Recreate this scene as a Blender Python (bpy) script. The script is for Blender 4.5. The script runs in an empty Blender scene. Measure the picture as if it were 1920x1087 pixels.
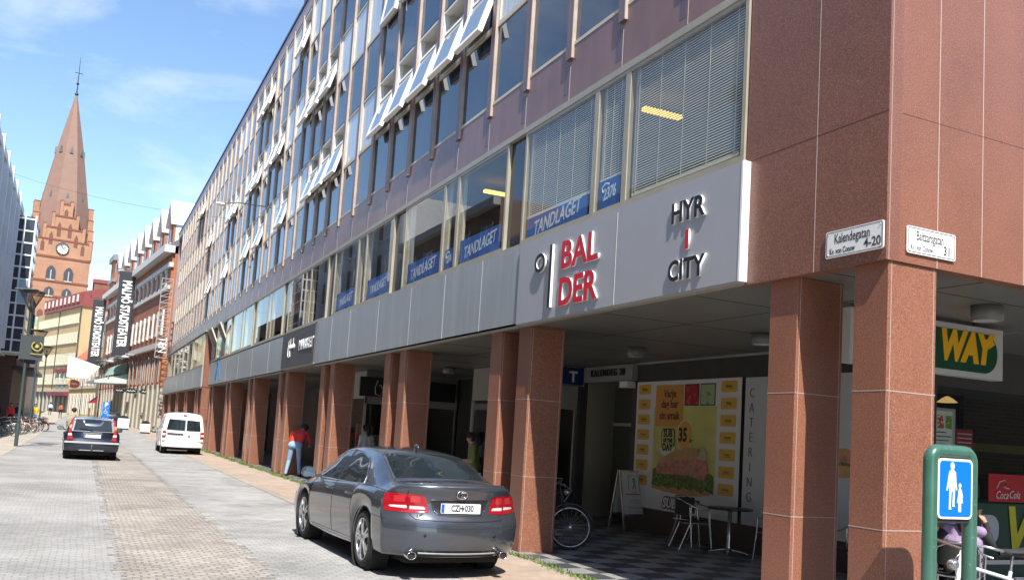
import bpy, bmesh, math, random
import numpy as np
from mathutils import Vector, Matrix, Euler
from mathutils.bvhtree import BVHTree
R_ = math.radians
random.seed(7)
scene = bpy.context.scene
COL = scene.collection

# ---------------------------------------------------------------- camera
F_, CX_, CY_, YAW, PITCH, ROLL, CAMH = 1680.0, 960.0, 657.4, .4410525, .0957887, .0624018, 1.65
_fw = Vector((math.sin(YAW)*math.cos(PITCH), math.cos(YAW)*math.cos(PITCH), math.sin(PITCH)))
_r0 = _fw.cross(Vector((0, 0, 1))).normalized(); _u0 = _r0.cross(_fw)
_r = math.cos(ROLL)*_r0 + math.sin(ROLL)*_u0
_u = math.cos(ROLL)*_u0 - math.sin(ROLL)*_r0
cd = bpy.data.cameras.new('camera'); cam = bpy.data.objects.new('camera', cd); COL.objects.link(cam)
cam.matrix_world = Matrix(((_r.x, _u.x, -_fw.x, 0), (_r.y, _u.y, -_fw.y, 0), (_r.z, _u.z, -_fw.z, CAMH), (0, 0, 0, 1)))
cd.sensor_width = 36; cd.lens = F_/1920*36
cd.shift_x = (960-CX_)/1920; cd.shift_y = (CY_-543.5)/1920
cd.clip_start = .1; cd.clip_end = 3000
scene.camera = cam

# ---------------------------------------------------------------- sun, sky, exposure
SUNV = Vector((-1, -4.75, 6.4)).normalized()
sd = bpy.data.lights.new('sun', 'SUN'); sd.energy = 5.0; sd.angle = R_(.55); sd.color = (1, .95, .86)
sun = bpy.data.objects.new('sun', sd); COL.objects.link(sun)
sun.rotation_euler = SUNV.to_track_quat('Z', 'Y').to_euler()
world = bpy.data.worlds.new('World'); scene.world = world; world.use_nodes = True
nt = world.node_tree; nt.nodes.clear()
def N(nt, t, **k):
    n = nt.nodes.new(t)
    for a, b in k.items():
        if a in n.inputs and not hasattr(n, a): n.inputs[a].default_value = b
        else: setattr(n, a, b)
    return n
out = N(nt, 'ShaderNodeOutputWorld'); bg = N(nt, 'ShaderNodeBackground'); bg.inputs[1].default_value = .085
sky = N(nt, 'ShaderNodeTexSky'); sky.sky_type = 'NISHITA'; sky.sun_disc = False
sky.sun_elevation = math.asin(SUNV.z); sky.sun_rotation = math.atan2(SUNV.x, SUNV.y)
sky.altitude = 0; sky.air_density = 1.0; sky.dust_density = .35; sky.ozone_density = 2.2
tc = N(nt, 'ShaderNodeTexCoord')
mp = N(nt, 'ShaderNodeMapping'); mp.inputs['Scale'].default_value = (1.1, 1.1, 3.4); mp.inputs['Rotation'].default_value = (0, .25, .3); mp.inputs['Location'].default_value = (.35, .1, .2)
nz = N(nt, 'ShaderNodeTexNoise'); nz.inputs['Scale'].default_value = 3.4; nz.inputs['Detail'].default_value = 9; nz.inputs['Roughness'].default_value = .56; nz.inputs['Distortion'].default_value = .5
cr = N(nt, 'ShaderNodeValToRGB'); cr.color_ramp.elements[0].position = .52; cr.color_ramp.elements[1].position = .85
cr.color_ramp.elements[1].color = (.55, .55, .55, 1)
hs = N(nt, 'ShaderNodeHueSaturation'); hs.inputs['Saturation'].default_value = 1.04; hs.inputs['Value'].default_value = 1.75
mx = N(nt, 'ShaderNodeMixRGB'); mx.inputs[2].default_value = (9.6, 10, 10.4, 1)
L = nt.links.new
L(tc.outputs['Generated'], mp.inputs[0]); L(mp.outputs[0], nz.inputs[0]); L(nz.outputs[0], cr.inputs[0])
L(cr.outputs[0], mx.inputs[0]); L(sky.outputs[0], hs.inputs['Color']); L(hs.outputs[0], mx.inputs[1]); L(mx.outputs[0], bg.inputs[0]); L(bg.outputs[0], out.inputs[0])
scene.view_settings.view_transform = 'Standard'; scene.view_settings.look = 'None'
scene.view_settings.gamma = 1; scene.view_settings.use_curve_mapping = False
scene.view_settings.exposure = .75
scene.render.engine = 'CYCLES'
scene.cycles.max_bounces = 7; scene.cycles.transparent_max_bounces = 12

# ---------------------------------------------------------------- materials
MATS = {}
def pbr(name, col, rough=.6, metal=0, ior=1.5, emit=None, estr=1, var=0, vscale=3, bump=0, bscale=40, coat=0, speck=None, spec=None, wash=None, rand=0):
    """procedural principled material; var = brightness variation by noise, speck = (scale, colour, amount)"""
    if name in MATS: return MATS[name]
    m = bpy.data.materials.new(name); m.use_nodes = True; t = m.node_tree; b = t.nodes['Principled BSDF']
    b.inputs['Base Color'].default_value = (*col, 1); b.inputs['Roughness'].default_value = rough
    b.inputs['Metallic'].default_value = metal; b.inputs['IOR'].default_value = ior
    if coat: b.inputs['Coat Weight'].default_value = coat; b.inputs['Coat Roughness'].default_value = .03
    if emit: b.inputs['Emission Color'].default_value = (*emit, 1); b.inputs['Emission Strength'].default_value = estr
    tcn = t.nodes.new('ShaderNodeTexCoord'); src = None
    if var or speck or wash:
        src = N(t, 'ShaderNodeRGB'); src.outputs[0].default_value = (*col, 1); cur = src.outputs[0]
        if var:
            n = N(t, 'ShaderNodeTexNoise'); n.inputs['Scale'].default_value = vscale; n.inputs['Detail'].default_value = 6; n.inputs['Roughness'].default_value = .6
            t.links.new(tcn.outputs['Object'], n.inputs[0])
            mr = N(t, 'ShaderNodeMapRange'); mr.inputs[1].default_value = .25; mr.inputs[2].default_value = .75; mr.inputs[3].default_value = 1-var; mr.inputs[4].default_value = 1+var
            t.links.new(n.outputs[0], mr.inputs[0])
            vo_ = mr.outputs[0]
            if rand:      # each object its own shade
                oi = N(t, 'ShaderNodeObjectInfo'); m2 = N(t, 'ShaderNodeMapRange'); m2.inputs[3].default_value = 1-rand; m2.inputs[4].default_value = 1+rand; t.links.new(oi.outputs['Random'], m2.inputs[0])
                mu = N(t, 'ShaderNodeMath'); mu.operation = 'MULTIPLY'; t.links.new(vo_, mu.inputs[0]); t.links.new(m2.outputs[0], mu.inputs[1]); vo_ = mu.outputs[0]
            h = N(t, 'ShaderNodeHueSaturation'); t.links.new(cur, h.inputs['Color']); t.links.new(vo_, h.inputs['Value']); cur = h.outputs[0]
        if wash:     # vertical streaks / drips: (colour, amount, xyscale)
            mpn = N(t, 'ShaderNodeMapping'); mpn.inputs['Scale'].default_value = (wash[2], wash[2], .35)
            n = N(t, 'ShaderNodeTexNoise'); n.inputs['Scale'].default_value = 1; n.inputs['Detail'].default_value = 5
            t.links.new(tcn.outputs['Object'], mpn.inputs[0]); t.links.new(mpn.outputs[0], n.inputs[0])
            mr = N(t, 'ShaderNodeMapRange'); mr.inputs[1].default_value = .45; mr.inputs[2].default_value = .75; mr.inputs[4].default_value = wash[1]
            t.links.new(n.outputs[0], mr.inputs[0])
            x = N(t, 'ShaderNodeMixRGB'); x.inputs[2].default_value = (*wash[0], 1); t.links.new(mr.outputs[0], x.inputs[0]); t.links.new(cur, x.inputs[1]); cur = x.outputs[0]
        if speck:
            for sc, c2, am, th in speck:
                n = N(t, 'ShaderNodeTexNoise'); n.inputs['Scale'].default_value = sc; n.inputs['Detail'].default_value = 2
                t.links.new(tcn.outputs['Object'], n.inputs[0])
                mr = N(t, 'ShaderNodeMapRange'); mr.inputs[1].default_value = th; mr.inputs[2].default_value = th+.06; mr.inputs[4].default_value = am
                t.links.new(n.outputs[0], mr.inputs[0])
                x = N(t, 'ShaderNodeMixRGB'); x.inputs[2].default_value = (*c2, 1); t.links.new(mr.outputs[0], x.inputs[0]); t.links.new(cur, x.inputs[1]); cur = x.outputs[0]
        t.links.new(cur, b.inputs['Base Color'])
    if bump:
        n = N(t, 'ShaderNodeTexNoise'); n.inputs['Scale'].default_value = bscale; n.inputs['Detail'].default_value = 4
        t.links.new(tcn.outputs['Object'], n.inputs[0])
        bp = N(t, 'ShaderNodeBump'); bp.inputs['Strength'].default_value = bump; bp.inputs['Distance'].default_value = .01
        t.links.new(n.outputs[0], bp.inputs['Height']); t.links.new(bp.outputs[0], b.inputs['Normal'])
    MATS[name] = m; return m

def brickmat(name, c1, c2, mortar, bw, bh, msize=.012, rough=.85, axes='xy', bump=.5, var=.18, vscale=.35, squash=1, stain=None):
    """brick / sett / tile pattern in metres on two object axes"""
    if name in MATS: return MATS[name]
    m = bpy.data.materials.new(name); m.use_nodes = True; t = m.node_tree; b = t.nodes['Principled BSDF']; b.inputs['Roughness'].default_value = rough
    tcn = t.nodes.new('ShaderNodeTexCoord'); sp = N(t, 'ShaderNodeSeparateXYZ'); cb = N(t, 'ShaderNodeCombineXYZ')
    t.links.new(tcn.outputs['Object'], sp.inputs[0])
    ix = {'x': 0, 'y': 1, 'z': 2}
    if axes == 'sz':     # walls of any heading: x+y along, z up
        ad = N(t, 'ShaderNodeMath'); ad.operation = 'ADD'; t.links.new(sp.outputs[0], ad.inputs[0]); t.links.new(sp.outputs[1], ad.inputs[1]); t.links.new(ad.outputs[0], cb.inputs[0]); t.links.new(sp.outputs[2], cb.inputs[1])
    else:
        t.links.new(sp.outputs[ix[axes[0]]], cb.inputs[0]); t.links.new(sp.outputs[ix[axes[1]]], cb.inputs[1])
    wn = N(t, 'ShaderNodeTexNoise'); wn.inputs['Scale'].default_value = 1.2; wn.inputs['Detail'].default_value = 3
    t.links.new(tcn.outputs['Object'], wn.inputs[0])
    br = N(t, 'ShaderNodeTexBrick'); br.inputs['Scale'].default_value = 1; br.inputs['Brick Width'].default_value = bw; br.inputs['Row Height'].default_value = bh
    br.inputs['Mortar Size'].default_value = msize; br.inputs['Mortar Smooth'].default_value = .4; br.inputs['Bias'].default_value = 0
    br.inputs['Color1'].default_value = (*c1, 1); br.inputs['Color2'].default_value = (*c2, 1); br.inputs['Mortar'].default_value = (*mortar, 1)
    if axes == 'xy' :
        va = N(t, 'ShaderNodeVectorMath'); va.operation = 'MULTIPLY_ADD'; t.links.new(wn.outputs['Color'], va.inputs[0]); va.inputs[1].default_value = (.09, .07, 0); t.links.new(cb.outputs[0], va.inputs[2]); t.links.new(va.outputs[0], br.inputs['Vector'])
    else: t.links.new(cb.outputs[0], br.inputs['Vector'])
    n = N(t, 'ShaderNodeTexNoise'); n.inputs['Scale'].default_value = vscale; n.inputs['Detail'].default_value = 8; n.inputs['Roughness'].default_value = .65
    t.links.new(tcn.outputs['Object'], n.inputs[0])
    mr = N(t, 'ShaderNodeMapRange'); mr.inputs[1].default_value = .34; mr.inputs[2].default_value = .66; mr.inputs[3].default_value = 1-var; mr.inputs[4].default_value = 1+var
    t.links.new(n.outputs[0], mr.inputs[0])
    h = N(t, 'ShaderNodeHueSaturation'); t.links.new(br.outputs[0], h.inputs['Color']); t.links.new(mr.outputs[0], h.inputs['Value'])
    t.links.new(h.outputs[0], b.inputs['Base Color'])
    bp = N(t, 'ShaderNodeBump'); bp.inputs['Strength'].default_value = bump; bp.inputs['Distance'].default_value = .012; bp.invert = True
    t.links.new(br.outputs['Fac'], bp.inputs['Height']); t.links.new(bp.outputs[0], b.inputs['Normal'])
    MATS[name] = m; return m

def glassmat(name, tint=(.8, .85, .85), ior=1.6, gl=(1, 1, 1), add=0, rough=.0):
    if name in MATS: return MATS[name]
    m = bpy.data.materials.new(name); m.use_nodes = True; t = m.node_tree; t.nodes.clear()
    o = N(t, 'ShaderNodeOutputMaterial'); tr = N(t, 'ShaderNodeBsdfTransparent'); tr.inputs[0].default_value = (*tint, 1)
    g = N(t, 'ShaderNodeBsdfGlossy'); g.inputs[0].default_value = (*gl, 1); g.inputs['Roughness'].default_value = rough
    fr = N(t, 'ShaderNodeFresnel'); geo = N(t, 'ShaderNodeNewGeometry'); im = N(t, 'ShaderNodeMapRange'); im.inputs[3].default_value = ior; im.inputs[4].default_value = 1/ior; t.links.new(geo.outputs['Backfacing'], im.inputs[0]); t.links.new(im.outputs[0], fr.inputs[0]); x = N(t, 'ShaderNodeMixShader')
    ad = N(t, 'ShaderNodeMath'); ad.operation = 'ADD'; ad.inputs[1].default_value = add; ad.use_clamp = True
    t.links.new(fr.outputs[0], ad.inputs[0]); t.links.new(ad.outputs[0], x.inputs[0]); t.links.new(tr.outputs[0], x.inputs[1]); t.links.new(g.outputs[0], x.inputs[2]); t.links.new(x.outputs[0], o.inputs[0])
    MATS[name] = m; return m

# ---------------------------------------------------------------- mesh builder
class MB:
    def __init__(s): s.v = []; s.f = []; s.m = []; s.sm = []
    def add(s, vs, fs, m=0, sm=False):
        o = len(s.v); s.v += [tuple(v) for v in vs]
        for f in fs: s.f.append(tuple(i+o for i in f)); s.m.append(m); s.sm.append(sm)
        return s
    def box(s, x0, y0, z0, x1, y1, z1, m=0, T=None, bev=0):
        x0, x1 = sorted((x0, x1)); y0, y1 = sorted((y0, y1)); z0, z1 = sorted((z0, z1))
        if bev and min(x1-x0, y1-y0, z1-z0) > 2.2*bev:
            b = bev; vs = []
            for ax in range(3):
                pass
            bmh = bmesh.new(); bmesh.ops.create_cube(bmh, size=1)
            for v in bmh.verts: v.co = Vector(((x0+x1)/2+v.co.x*(x1-x0), (y0+y1)/2+v.co.y*(y1-y0), (z0+z1)/2+v.co.z*(z1-z0)))
            bmesh.ops.bevel(bmh, geom=bmh.edges[:], offset=b, segments=2, affect='EDGES', profile=.5)
            bmh.verts.index_update()
            vs = [v.co.copy() for v in bmh.verts]; fs = [[v.index for v in f.verts] for f in bmh.faces]; bmh.free()
            if T is not None: vs = [T @ v for v in vs]
            return s.add(vs, fs, m)
        vs = [(x, y, z) for z in (z0, z1) for y in (y0, y1) for x in (x0, x1)]
        if T is not None: vs = [T @ Vector(v) for v in vs]
        return s.add(vs, [(0, 2, 3, 1), (4, 5, 7, 6), (0, 1, 5, 4), (2, 6, 7, 3), (0, 4, 6, 2), (1, 3, 7, 5)], m)
    def prism(s, poly, T, h, m=0, sm=False):
        """poly: 2D points (ccw) in T's xy plane, extruded h along T's z"""
        n = len(poly); vs = [T @ Vector((x, y, 0)) for x, y in poly]+[T @ Vector((x, y, h)) for x, y in poly]
        a = sum(poly[i][0]*poly[(i+1) % n][1]-poly[(i+1) % n][0]*poly[i][1] for i in range(n))
        fs = [tuple(range(n-1, -1, -1)), tuple(range(n, 2*n))]+[(i, (i+1) % n, n+(i+1) % n, n+i) for i in range(n)]
        if a < 0: fs = [tuple(reversed(f)) for f in fs]
        return s.add(vs, fs, m, sm)
    def tube(s, pts, r, n=8, m=0, caps=True, closed=False):
        P = [Vector(p) for p in pts]; k = len(P)
        rr = r if isinstance(r, (list, tuple)) else [r]*k
        vs = []; up = None
        for i, p in enumerate(P):
            if closed: d = P[(i+1) % k]-P[i-1]
            else: d = P[min(i+1, k-1)]-P[max(i-1, 0)]
            d.normalize()
            if up is None:
                up = Vector((0, 0, 1)) if abs(d.z) < .9 else Vector((1, 0, 0))
            a = d.cross(up)
            if a.length < 1e-6: a = d.cross(Vector((1, .3, .2)))
            a.normalize(); b = a.cross(d); up = b
            for j in range(n):
                t = 2*math.pi*j/n; vs.append(p+rr[i]*(math.cos(t)*a+math.sin(t)*b))
        fs = []
        for i in range(k if closed else k-1):
            for j in range(n):
                a0 = i*n+j; a1 = i*n+(j+1) % n; b0 = ((i+1) % k)*n+j; b1 = ((i+1) % k)*n+(j+1) % n
                fs.append((a0, a1, b1, b0))
        s.add(vs, fs, m, True)
        if caps and not closed:
            s.add(vs[:n], [tuple(range(n-1, -1, -1))], m); s.add(vs[-n:], [tuple(range(n))], m)
        return s
    def lathe(s, prof, T=None, n=20, m=0, sm=True, a0=0, a1=None):
        """prof (r,z) spun round T's z"""
        T = T or Matrix.Identity(4); full = a1 is None; a1 = 2*math.pi if full else a1
        k = n if full else n+1; vs = []
        for r, z in prof:
            for j in range(k):
                t = a0+(a1-a0)*j/n; vs.append(T @ Vector((r*math.cos(t), r*math.sin(t), z)))
        fs = []
        for i in range(len(prof)-1):
            for j in range(n):
                j2 = (j+1) % k; fs.append((i*k+j, i*k+j2, (i+1)*k+j2, (i+1)*k+j))
        return s.add(vs, fs, m, sm)
    def grid(s, G, m=0, sm=True, flip=False):
        """G[i][j] points"""
        a = len(G); b = len(G[0]); vs = [p for row in G for p in row]; fs = []
        for i in range(a-1):
            for j in range(b-1):
                q = (i*b+j, i*b+j+1, (i+1)*b+j+1, (i+1)*b+j); fs.append(tuple(reversed(q)) if flip else q)
        return s.add(vs, fs, m, sm)
    def ball(s, c, r, n=10, m=0, sc=(1, 1, 1)):
        pr = [(r*math.sin(math.pi*i/n), -r*math.cos(math.pi*i/n)) for i in range(n+1)]
        return s.lathe([(max(a, 1e-4), b) for a, b in pr], Matrix.Translation(c) @ Matrix.Diagonal((*sc, 1)), 2*n, m)
    def build(s, name, mats, parent=None, world=True, fixn=False):
        me = bpy.data.meshes.new(name); vs = s.v
        if parent is not None and world:
            M = parent.get('_m'); Mi = Matrix([M[i*4:i*4+4] for i in range(4)]).inverted()
            vs = [Mi @ Vector(v) for v in vs]
        me.from_pydata(vs, [], s.f); me.update()
        if not isinstance(mats, (list, tuple)): mats = [mats]
        for m in mats: me.materials.append(m)
        me.polygons.foreach_set('material_index', s.m); me.polygons.foreach_set('use_smooth', s.sm)
        if fixn:
            b = bmesh.new(); b.from_mesh(me); bmesh.ops.recalc_face_normals(b, faces=b.faces); b.to_mesh(me); b.free()
        o = bpy.data.objects.new(name, me); COL.objects.link(o)
        if parent is not None: o.parent = parent
        return o

def tag(o, label=None, cat=None, group=None, kind=None):
    if label: o['label'] = label
    if cat: o['category'] = cat
    if group: o['group'] = group
    if kind: o['kind'] = kind
    return o
def setm(o, M):
    o.matrix_world = M; o['_m'] = [x for row in M for x in row]
def thing(name, label, cat, loc=(0, 0, 0), rz=0, group=None):
    o = bpy.data.objects.new(name, None); COL.objects.link(o); o.empty_display_size = .2
    M = Matrix.Translation(loc) @ Matrix.Rotation(rz, 4, 'Z'); o.location = loc; o.rotation_euler = (0, 0, rz); o['_m'] = [x for row in M for x in row]
    return tag(o, label, cat, group)
def kids(o): return [c for c in bpy.data.objects if c.parent == o]
def copy_tree(o, loc, rz=0, label=None, group=None, scale=1):
    ch = {}
    for c in bpy.data.objects:
        if c.parent: ch.setdefault(c.parent, []).append(c)
    def rec(a, p):
        c = a.copy(); COL.objects.link(c); c.parent = p
        for k in ch.get(a, []): rec(k, c)
        return c
    c = rec(o, None); c.location = loc; c.rotation_euler = (0, 0, rz); c.scale = (scale,)*3
    if label: c['label'] = label
    if group: c['group'] = group
    return c

# plane frames for lettering: T maps text xy to a wall
def TX(x, y, z):     # wall facing -X, text origin at (x,y,z)
    return Matrix(((0, 0, -1, x), (-1, 0, 0, y), (0, 1, 0, z), (0, 0, 0, 1)))
def TY(x, y, z):     # wall facing -Y
    return Matrix(((1, 0, 0, x), (0, 0, -1, y), (0, 1, 0, z), (0, 0, 0, 1)))
def text(s, size, mat, T, parent=None, name='lettering', ext=.004, bold=0, sx=1, sy=1, shear=0, align='CENTER', spacing=1, world=True, line=1, italic=0):
    cu = bpy.data.curves.new(name, 'FONT'); cu.body = s; cu.size = size; cu.extrude = ext; cu.offset = bold; cu.align_x = align; cu.align_y = 'CENTER'
    cu.space_character = spacing; cu.shear = italic; cu.resolution_u = 3; cu.space_line = line
    tmp = bpy.data.objects.new(name, cu); COL.objects.link(tmp)
    me = bpy.data.meshes.new_from_object(tmp.evaluated_get(bpy.context.evaluated_depsgraph_get()))
    bpy.data.objects.remove(tmp); bpy.data.curves.remove(cu)
    K = Matrix(((sx, 0, 0, 0), (0, sy, 0, 0), (0, 0, 1, ext), (0, 0, 0, 1)))
    M = T @ K
    if parent is not None and world:
        P = parent.get('_m'); M = Matrix([P[i*4:i*4+4] for i in range(4)]).inverted() @ M
    me.transform(M); me.materials.clear(); me.materials.append(mat); me.name = name
    o = bpy.data.objects.new(name, me); COL.objects.link(o)
    if parent is not None: o.parent = parent
    return o
def rrect(w, h, r, n=5, cx=0, cy=0):
    p = []
    for qx, qy, a in ((w/2-r, h/2-r, 0), (-w/2+r, h/2-r, 90), (-w/2+r, -h/2+r, 180), (w/2-r, -h/2+r, 270)):
        for i in range(n+1):
            t = R_(a+90*i/n); p.append((cx+qx+r*math.cos(t), cy+qy+r*math.sin(t)))
    return p
def ell(a, b, n=24, cx=0, cy=0): return [(cx+a*math.cos(2*math.pi*i/n), cy+b*math.sin(2*math.pi*i/n)) for i in range(n)]

# far part of the street climbs a little
def zg(y): return max(0, (y-60))*.0095
def px(x, y): return _fw+(x-CX_)/F_*_r-(y-CY_)/F_*_u      # ray through a pixel of the measured photograph
# ================================================================ ground
D = 5.89
base = MB()
ys = [-40, 0, 60]+list(range(80, 420, 20))+[1500]
zz = lambda y: zg(y) if y < 400 else zg(400)
base.grid([[(x, y, zz(y)-.03) for x in (-400, -60, -6, 6, 60, 400)] for y in ys], sm=False)
base.build('ground', pbr('ground_mat', (.24, .23, .21), .9, var=.15, vscale=.5)); tag(bpy.data.objects['ground'], kind='structure')
def strip(name, x0, x1, z, mat, y1=230, y0=-12):
    m = MB(); yy = [y0, 0, 30, 60, 80, 100, 130, 160, 200, y1]
    m.grid([[(x, y, zg(y)+z) for x in (x0, x1)] for y in yy], sm=False)
    o = m.build(name, mat); tag(o, kind='structure'); return o
sett_grey = brickmat('sett_grey', (.345, .34, .335), (.28, .275, .27), (.23, .225, .22), .14, .095, .010, .85, bump=.4, var=.22, vscale=.4)
sett_grey2 = brickmat('sett_grey2', (.35, .345, .335), (.28, .275, .265), (.22, .215, .21), .15, .10, .009, .85, bump=.35, var=.26, vscale=.7)
sett_tan = brickmat('sett_tan', (.38, .345, .31), (.27, .245, .22), (.205, .185, .165), .15, .10, .014, .88, bump=.8, var=.28, vscale=.5)
pave_red = brickmat('pave_red', (.40, .31, .245), (.34, .26, .205), (.29, .235, .19), .14, .14, .006, .85, bump=.2, var=.14, vscale=.9)
pave_tan = brickmat('pave_tan', (.42, .38, .32), (.36, .32, .27), (.22, .2, .17), .35, .35, .01, .85, bump=.2, var=.12, vscale=.6)
strip('road', -2.25, .9, -.012, sett_grey)
def ragged(name, x0, x1, z, mat):
    m = MB(); y = -12; rg = random.Random(5); a, b = x0, x1
    while y < 120:
        d = .1 if y < 40 else .8
        a = x0+rg.choice((-.09, 0, 0, .05, .1)); b = x1+rg.choice((-.1, -.05, 0, 0, .09)); m.add([(a, y, zg(y)+z), (b, y, zg(y)+z), (b, y+d, zg(y+d)+z), (a, y+d, zg(y+d)+z)], [(0, 1, 2, 3)]); y += d
    return tag(m.build(name, mat), kind='structure')
ragged('cobble_strip', .52, 2.04, -.008, sett_tan)
strip('road', 1.7, 4.12, -.0121, sett_grey2)
strip('kerb_strip', 4.12, 4.34, -.006, brickmat('sett_pale', (.41, .35, .29), (.34, .29, .24), (.24, .2, .17), .2, .11, .012, .85, bump=.5))
strip('pavement', 4.34, 5.70, -.004, pave_red)
strip('pavement', -5.98, -2.25, -.004, pave_tan)
# terrazzo checker floor under the arcade
def checker():
    m = bpy.data.materials.new('terrazzo'); m.use_nodes = True; t = m.node_tree; b = t.nodes['Principled BSDF']; b.inputs['Roughness'].default_value = .38
    tcn = N(t, 'ShaderNodeTexCoord'); mpn = N(t, 'ShaderNodeMapping'); mpn.inputs['Location'].default_value = (-6.58/.47+40, -10.36/.42+60, .5)
    mpn.inputs['Scale'].default_value = (1/.47, 1/.42, 0.0001)
    ck = N(t, 'ShaderNodeTexChecker'); ck.inputs['Scale'].default_value = 1; ck.inputs['Color1'].default_value = (.30, .295, .285, 1); ck.inputs['Color2'].default_value = (.07, .073, .08, 1)
    n = N(t, 'ShaderNodeTexNoise'); n.inputs['Scale'].default_value = 90; n.inputs['Detail'].default_value = 3
    n2 = N(t, 'ShaderNodeTexNoise'); n2.inputs['Scale'].default_value = 1.7; n2.inputs['Detail'].default_value = 6
    mr = N(t, 'ShaderNodeMapRange'); mr.inputs[1].default_value = .35; mr.inputs[2].default_value = .65; mr.inputs[3].default_value = .6; mr.inputs[4].default_value = 1.3
    mr2 = N(t, 'ShaderNodeMapRange'); mr2.inputs[1].default_value = .3; mr2.inputs[2].default_value = .7; mr2.inputs[3].default_value = .8; mr2.inputs[4].default_value = 1.15
    mu = N(t, 'ShaderNodeMath'); mu.operation = 'MULTIPLY'
    h = N(t, 'ShaderNodeHueSaturation'); l = t.links.new
    l(tcn.outputs['Object'], mpn.inputs[0]); l(mpn.outputs[0], ck.inputs[0]); l(tcn.outputs['Object'], n.inputs[0]); l(tcn.outputs['Object'], n2.inputs[0])
    l(n.outputs[0], mr.inputs[0]); l(n2.outputs[0], mr2.inputs[0]); l(mr.outputs[0], mu.inputs[0]); l(mr2.outputs[0], mu.inputs[1])
    l(ck.outputs[0], h.inputs['Color']); l(mu.outputs[0], h.inputs['Value']); l(h.outputs[0], b.inputs['Base Color'])
    return m
fl = MB(); fl.box(5.70, 2.0, -.05, 30, 80, 0.002)
tag(fl.build('arcade_floor', checker()), kind='structure')
fl = MB(); fl.box(4.0, -12, -.05, 30, 2.0, 0.001)
tag(fl.build('pavement', brickmat('pave_slab', (.40, .38, .35), (.35, .33, .30), (.2, .19, .17), .35, .35, .008, .85)), kind='structure')

# ================================================================ main office building
off = thing('office_building', 'long office building of red granite and purple panels over a pillared arcade', 'building', (D, 5.27, 0))
gran_c = (.212, .086, .055)
SP = [(85, (.46, .22, .13), .5, .56), (66, (.10, .035, .025), .55, .59), (150, (.55, .36, .27), .5, .6)]
granite = pbr('granite', gran_c, .34, var=.22, vscale=.9, rand=.10, speck=SP, wash=((.32, .125, .07), .35, 1.5))
granite_shade = pbr('granite_shaded', (.185, .078, .056), .36, var=.16, vscale=.8, speck=SP)  # same granite, shade put into the colour for walls off the sun
grout = pbr('grout', (.40, .33, .29), .8)
purple = pbr('purple_panel', (.22, .125, .115), .28, var=.16, vscale=1.2, wash=((.31, .20, .175), .5, 3), ior=1.45)
finm = pbr('fin_paint', (.17, .10, .10), .35, var=.15, vscale=2, wash=((.36, .27, .24), .5, 6))
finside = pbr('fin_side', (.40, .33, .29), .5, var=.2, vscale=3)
cream = pbr('cream_frame', (.62, .56, .45), .5, var=.1, vscale=4)
white = pbr('white_paint', (.78, .77, .73), .45, var=.04, vscale=4)
beige = pbr('beige_metal', (.40, .36, .28), .35, metal=.2, var=.12, vscale=3)
darkm = pbr('dark_metal', (.03, .03, .033), .4)
soffit = pbr('soffit_panel', (.15, .15, .14), .42, var=.08, vscale=.8)
greyp = pbr('grey_panel', (.33, .36, .385), .3, metal=.1, var=.08, vscale=1, wash=((.48, .50, .52), .45, 7))
greynew = pbr('new_grey_panel', (.38, .39, .42), .38, metal=.1, var=.03)
blackglass = pbr('black_glass_panel', (.012, .014, .02), .05, ior=1.6)
pane_m = pbr('office_glass', (.012, .022, .04), .015, ior=2.1, bump=.03, bscale=.9)
pane_c = pbr('curtained_glass', (.50, .55, .60), .05, ior=2.0, wash=((.85, .88, .9), .8, 14))
pane_o = pbr('sky_tinted_glass', (.22, .28, .34), .03, ior=2.3)  # pale blue base paints the sky's reflection on the open sashes
spand_m = pbr('spandrel_glass', (.014, .026, .048), .02, ior=2.0)
inner = pbr('office_interior', (.2, .185, .155), .8, var=.2, vscale=2)
fin = lambda k: 12.47+1.425*k+.0044*k*k
YE = 79.2

# --- columns
def column(y0, y1, x1=6.46):
    m = MB(); z1 = 3.3
    m.box(D, y0, 0, x1, y1, z1, 0, bev=.006)
    for zj in (1.09, 2.22):        # pale joints, 2 mm proud
        m.box(D-.002, y0-.002, zj-.004, x1+.002, y1+.002, zj+.004, 1)
    for xx in (D+.035, x1-.035):
        m.box(xx-.003, y0-.0025, 0.003, xx+.003, y0+.02, z1-.002, 1)
    m.build('column', [granite, grout], off)
cols = [(5.29, 5.65), (6.33, 6.70), (11.84, 12.25), (12.87, 13.28), (17.54, 17.95), (18.57, 18.98), (23.38, 23.80), (24.44, 24.86), (29.29, 29.73), (30.38, 30.82),
        (35.49, 35.94), (36.60, 37.05), (41.68, 42.15), (42.84, 43.3), (47.75, 48.2), (48.9, 49.35)]
for a, b in cols: column(a, b)
for y in (55.5, 61.5, 67.5, 73.5, 79): column(y, y+.45); column(y-1.1, y-.65)
m = MB(); m.box(11.2, 5.29, 0, 11.77, 5.65, 3.3, 0); m.build('column', [granite], off)
# --- passage gap in the mezzanine: side wall of the next section, facing the camera
m = MB(); m.box(D, 52.6, 0, 9.5, 53.0, 6.72, 0); m.box(D-.003, 52.597, 2.2, 9, 52.62, 2.21, 1); m.box(D-.003, 52.597, 3.3, 9, 52.62, 3.31, 1)
m.box(9.0, 49.35, 3.3, 9.5, 52.6, 6.72, 0); m.build('passage_wall', [granite, grout], off)
m = MB(); m.box(D+.05, 49.25, 3.3, 9.0, 49.35, 6.72); m.build('passage_wall', [granite_shade], off)
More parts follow.
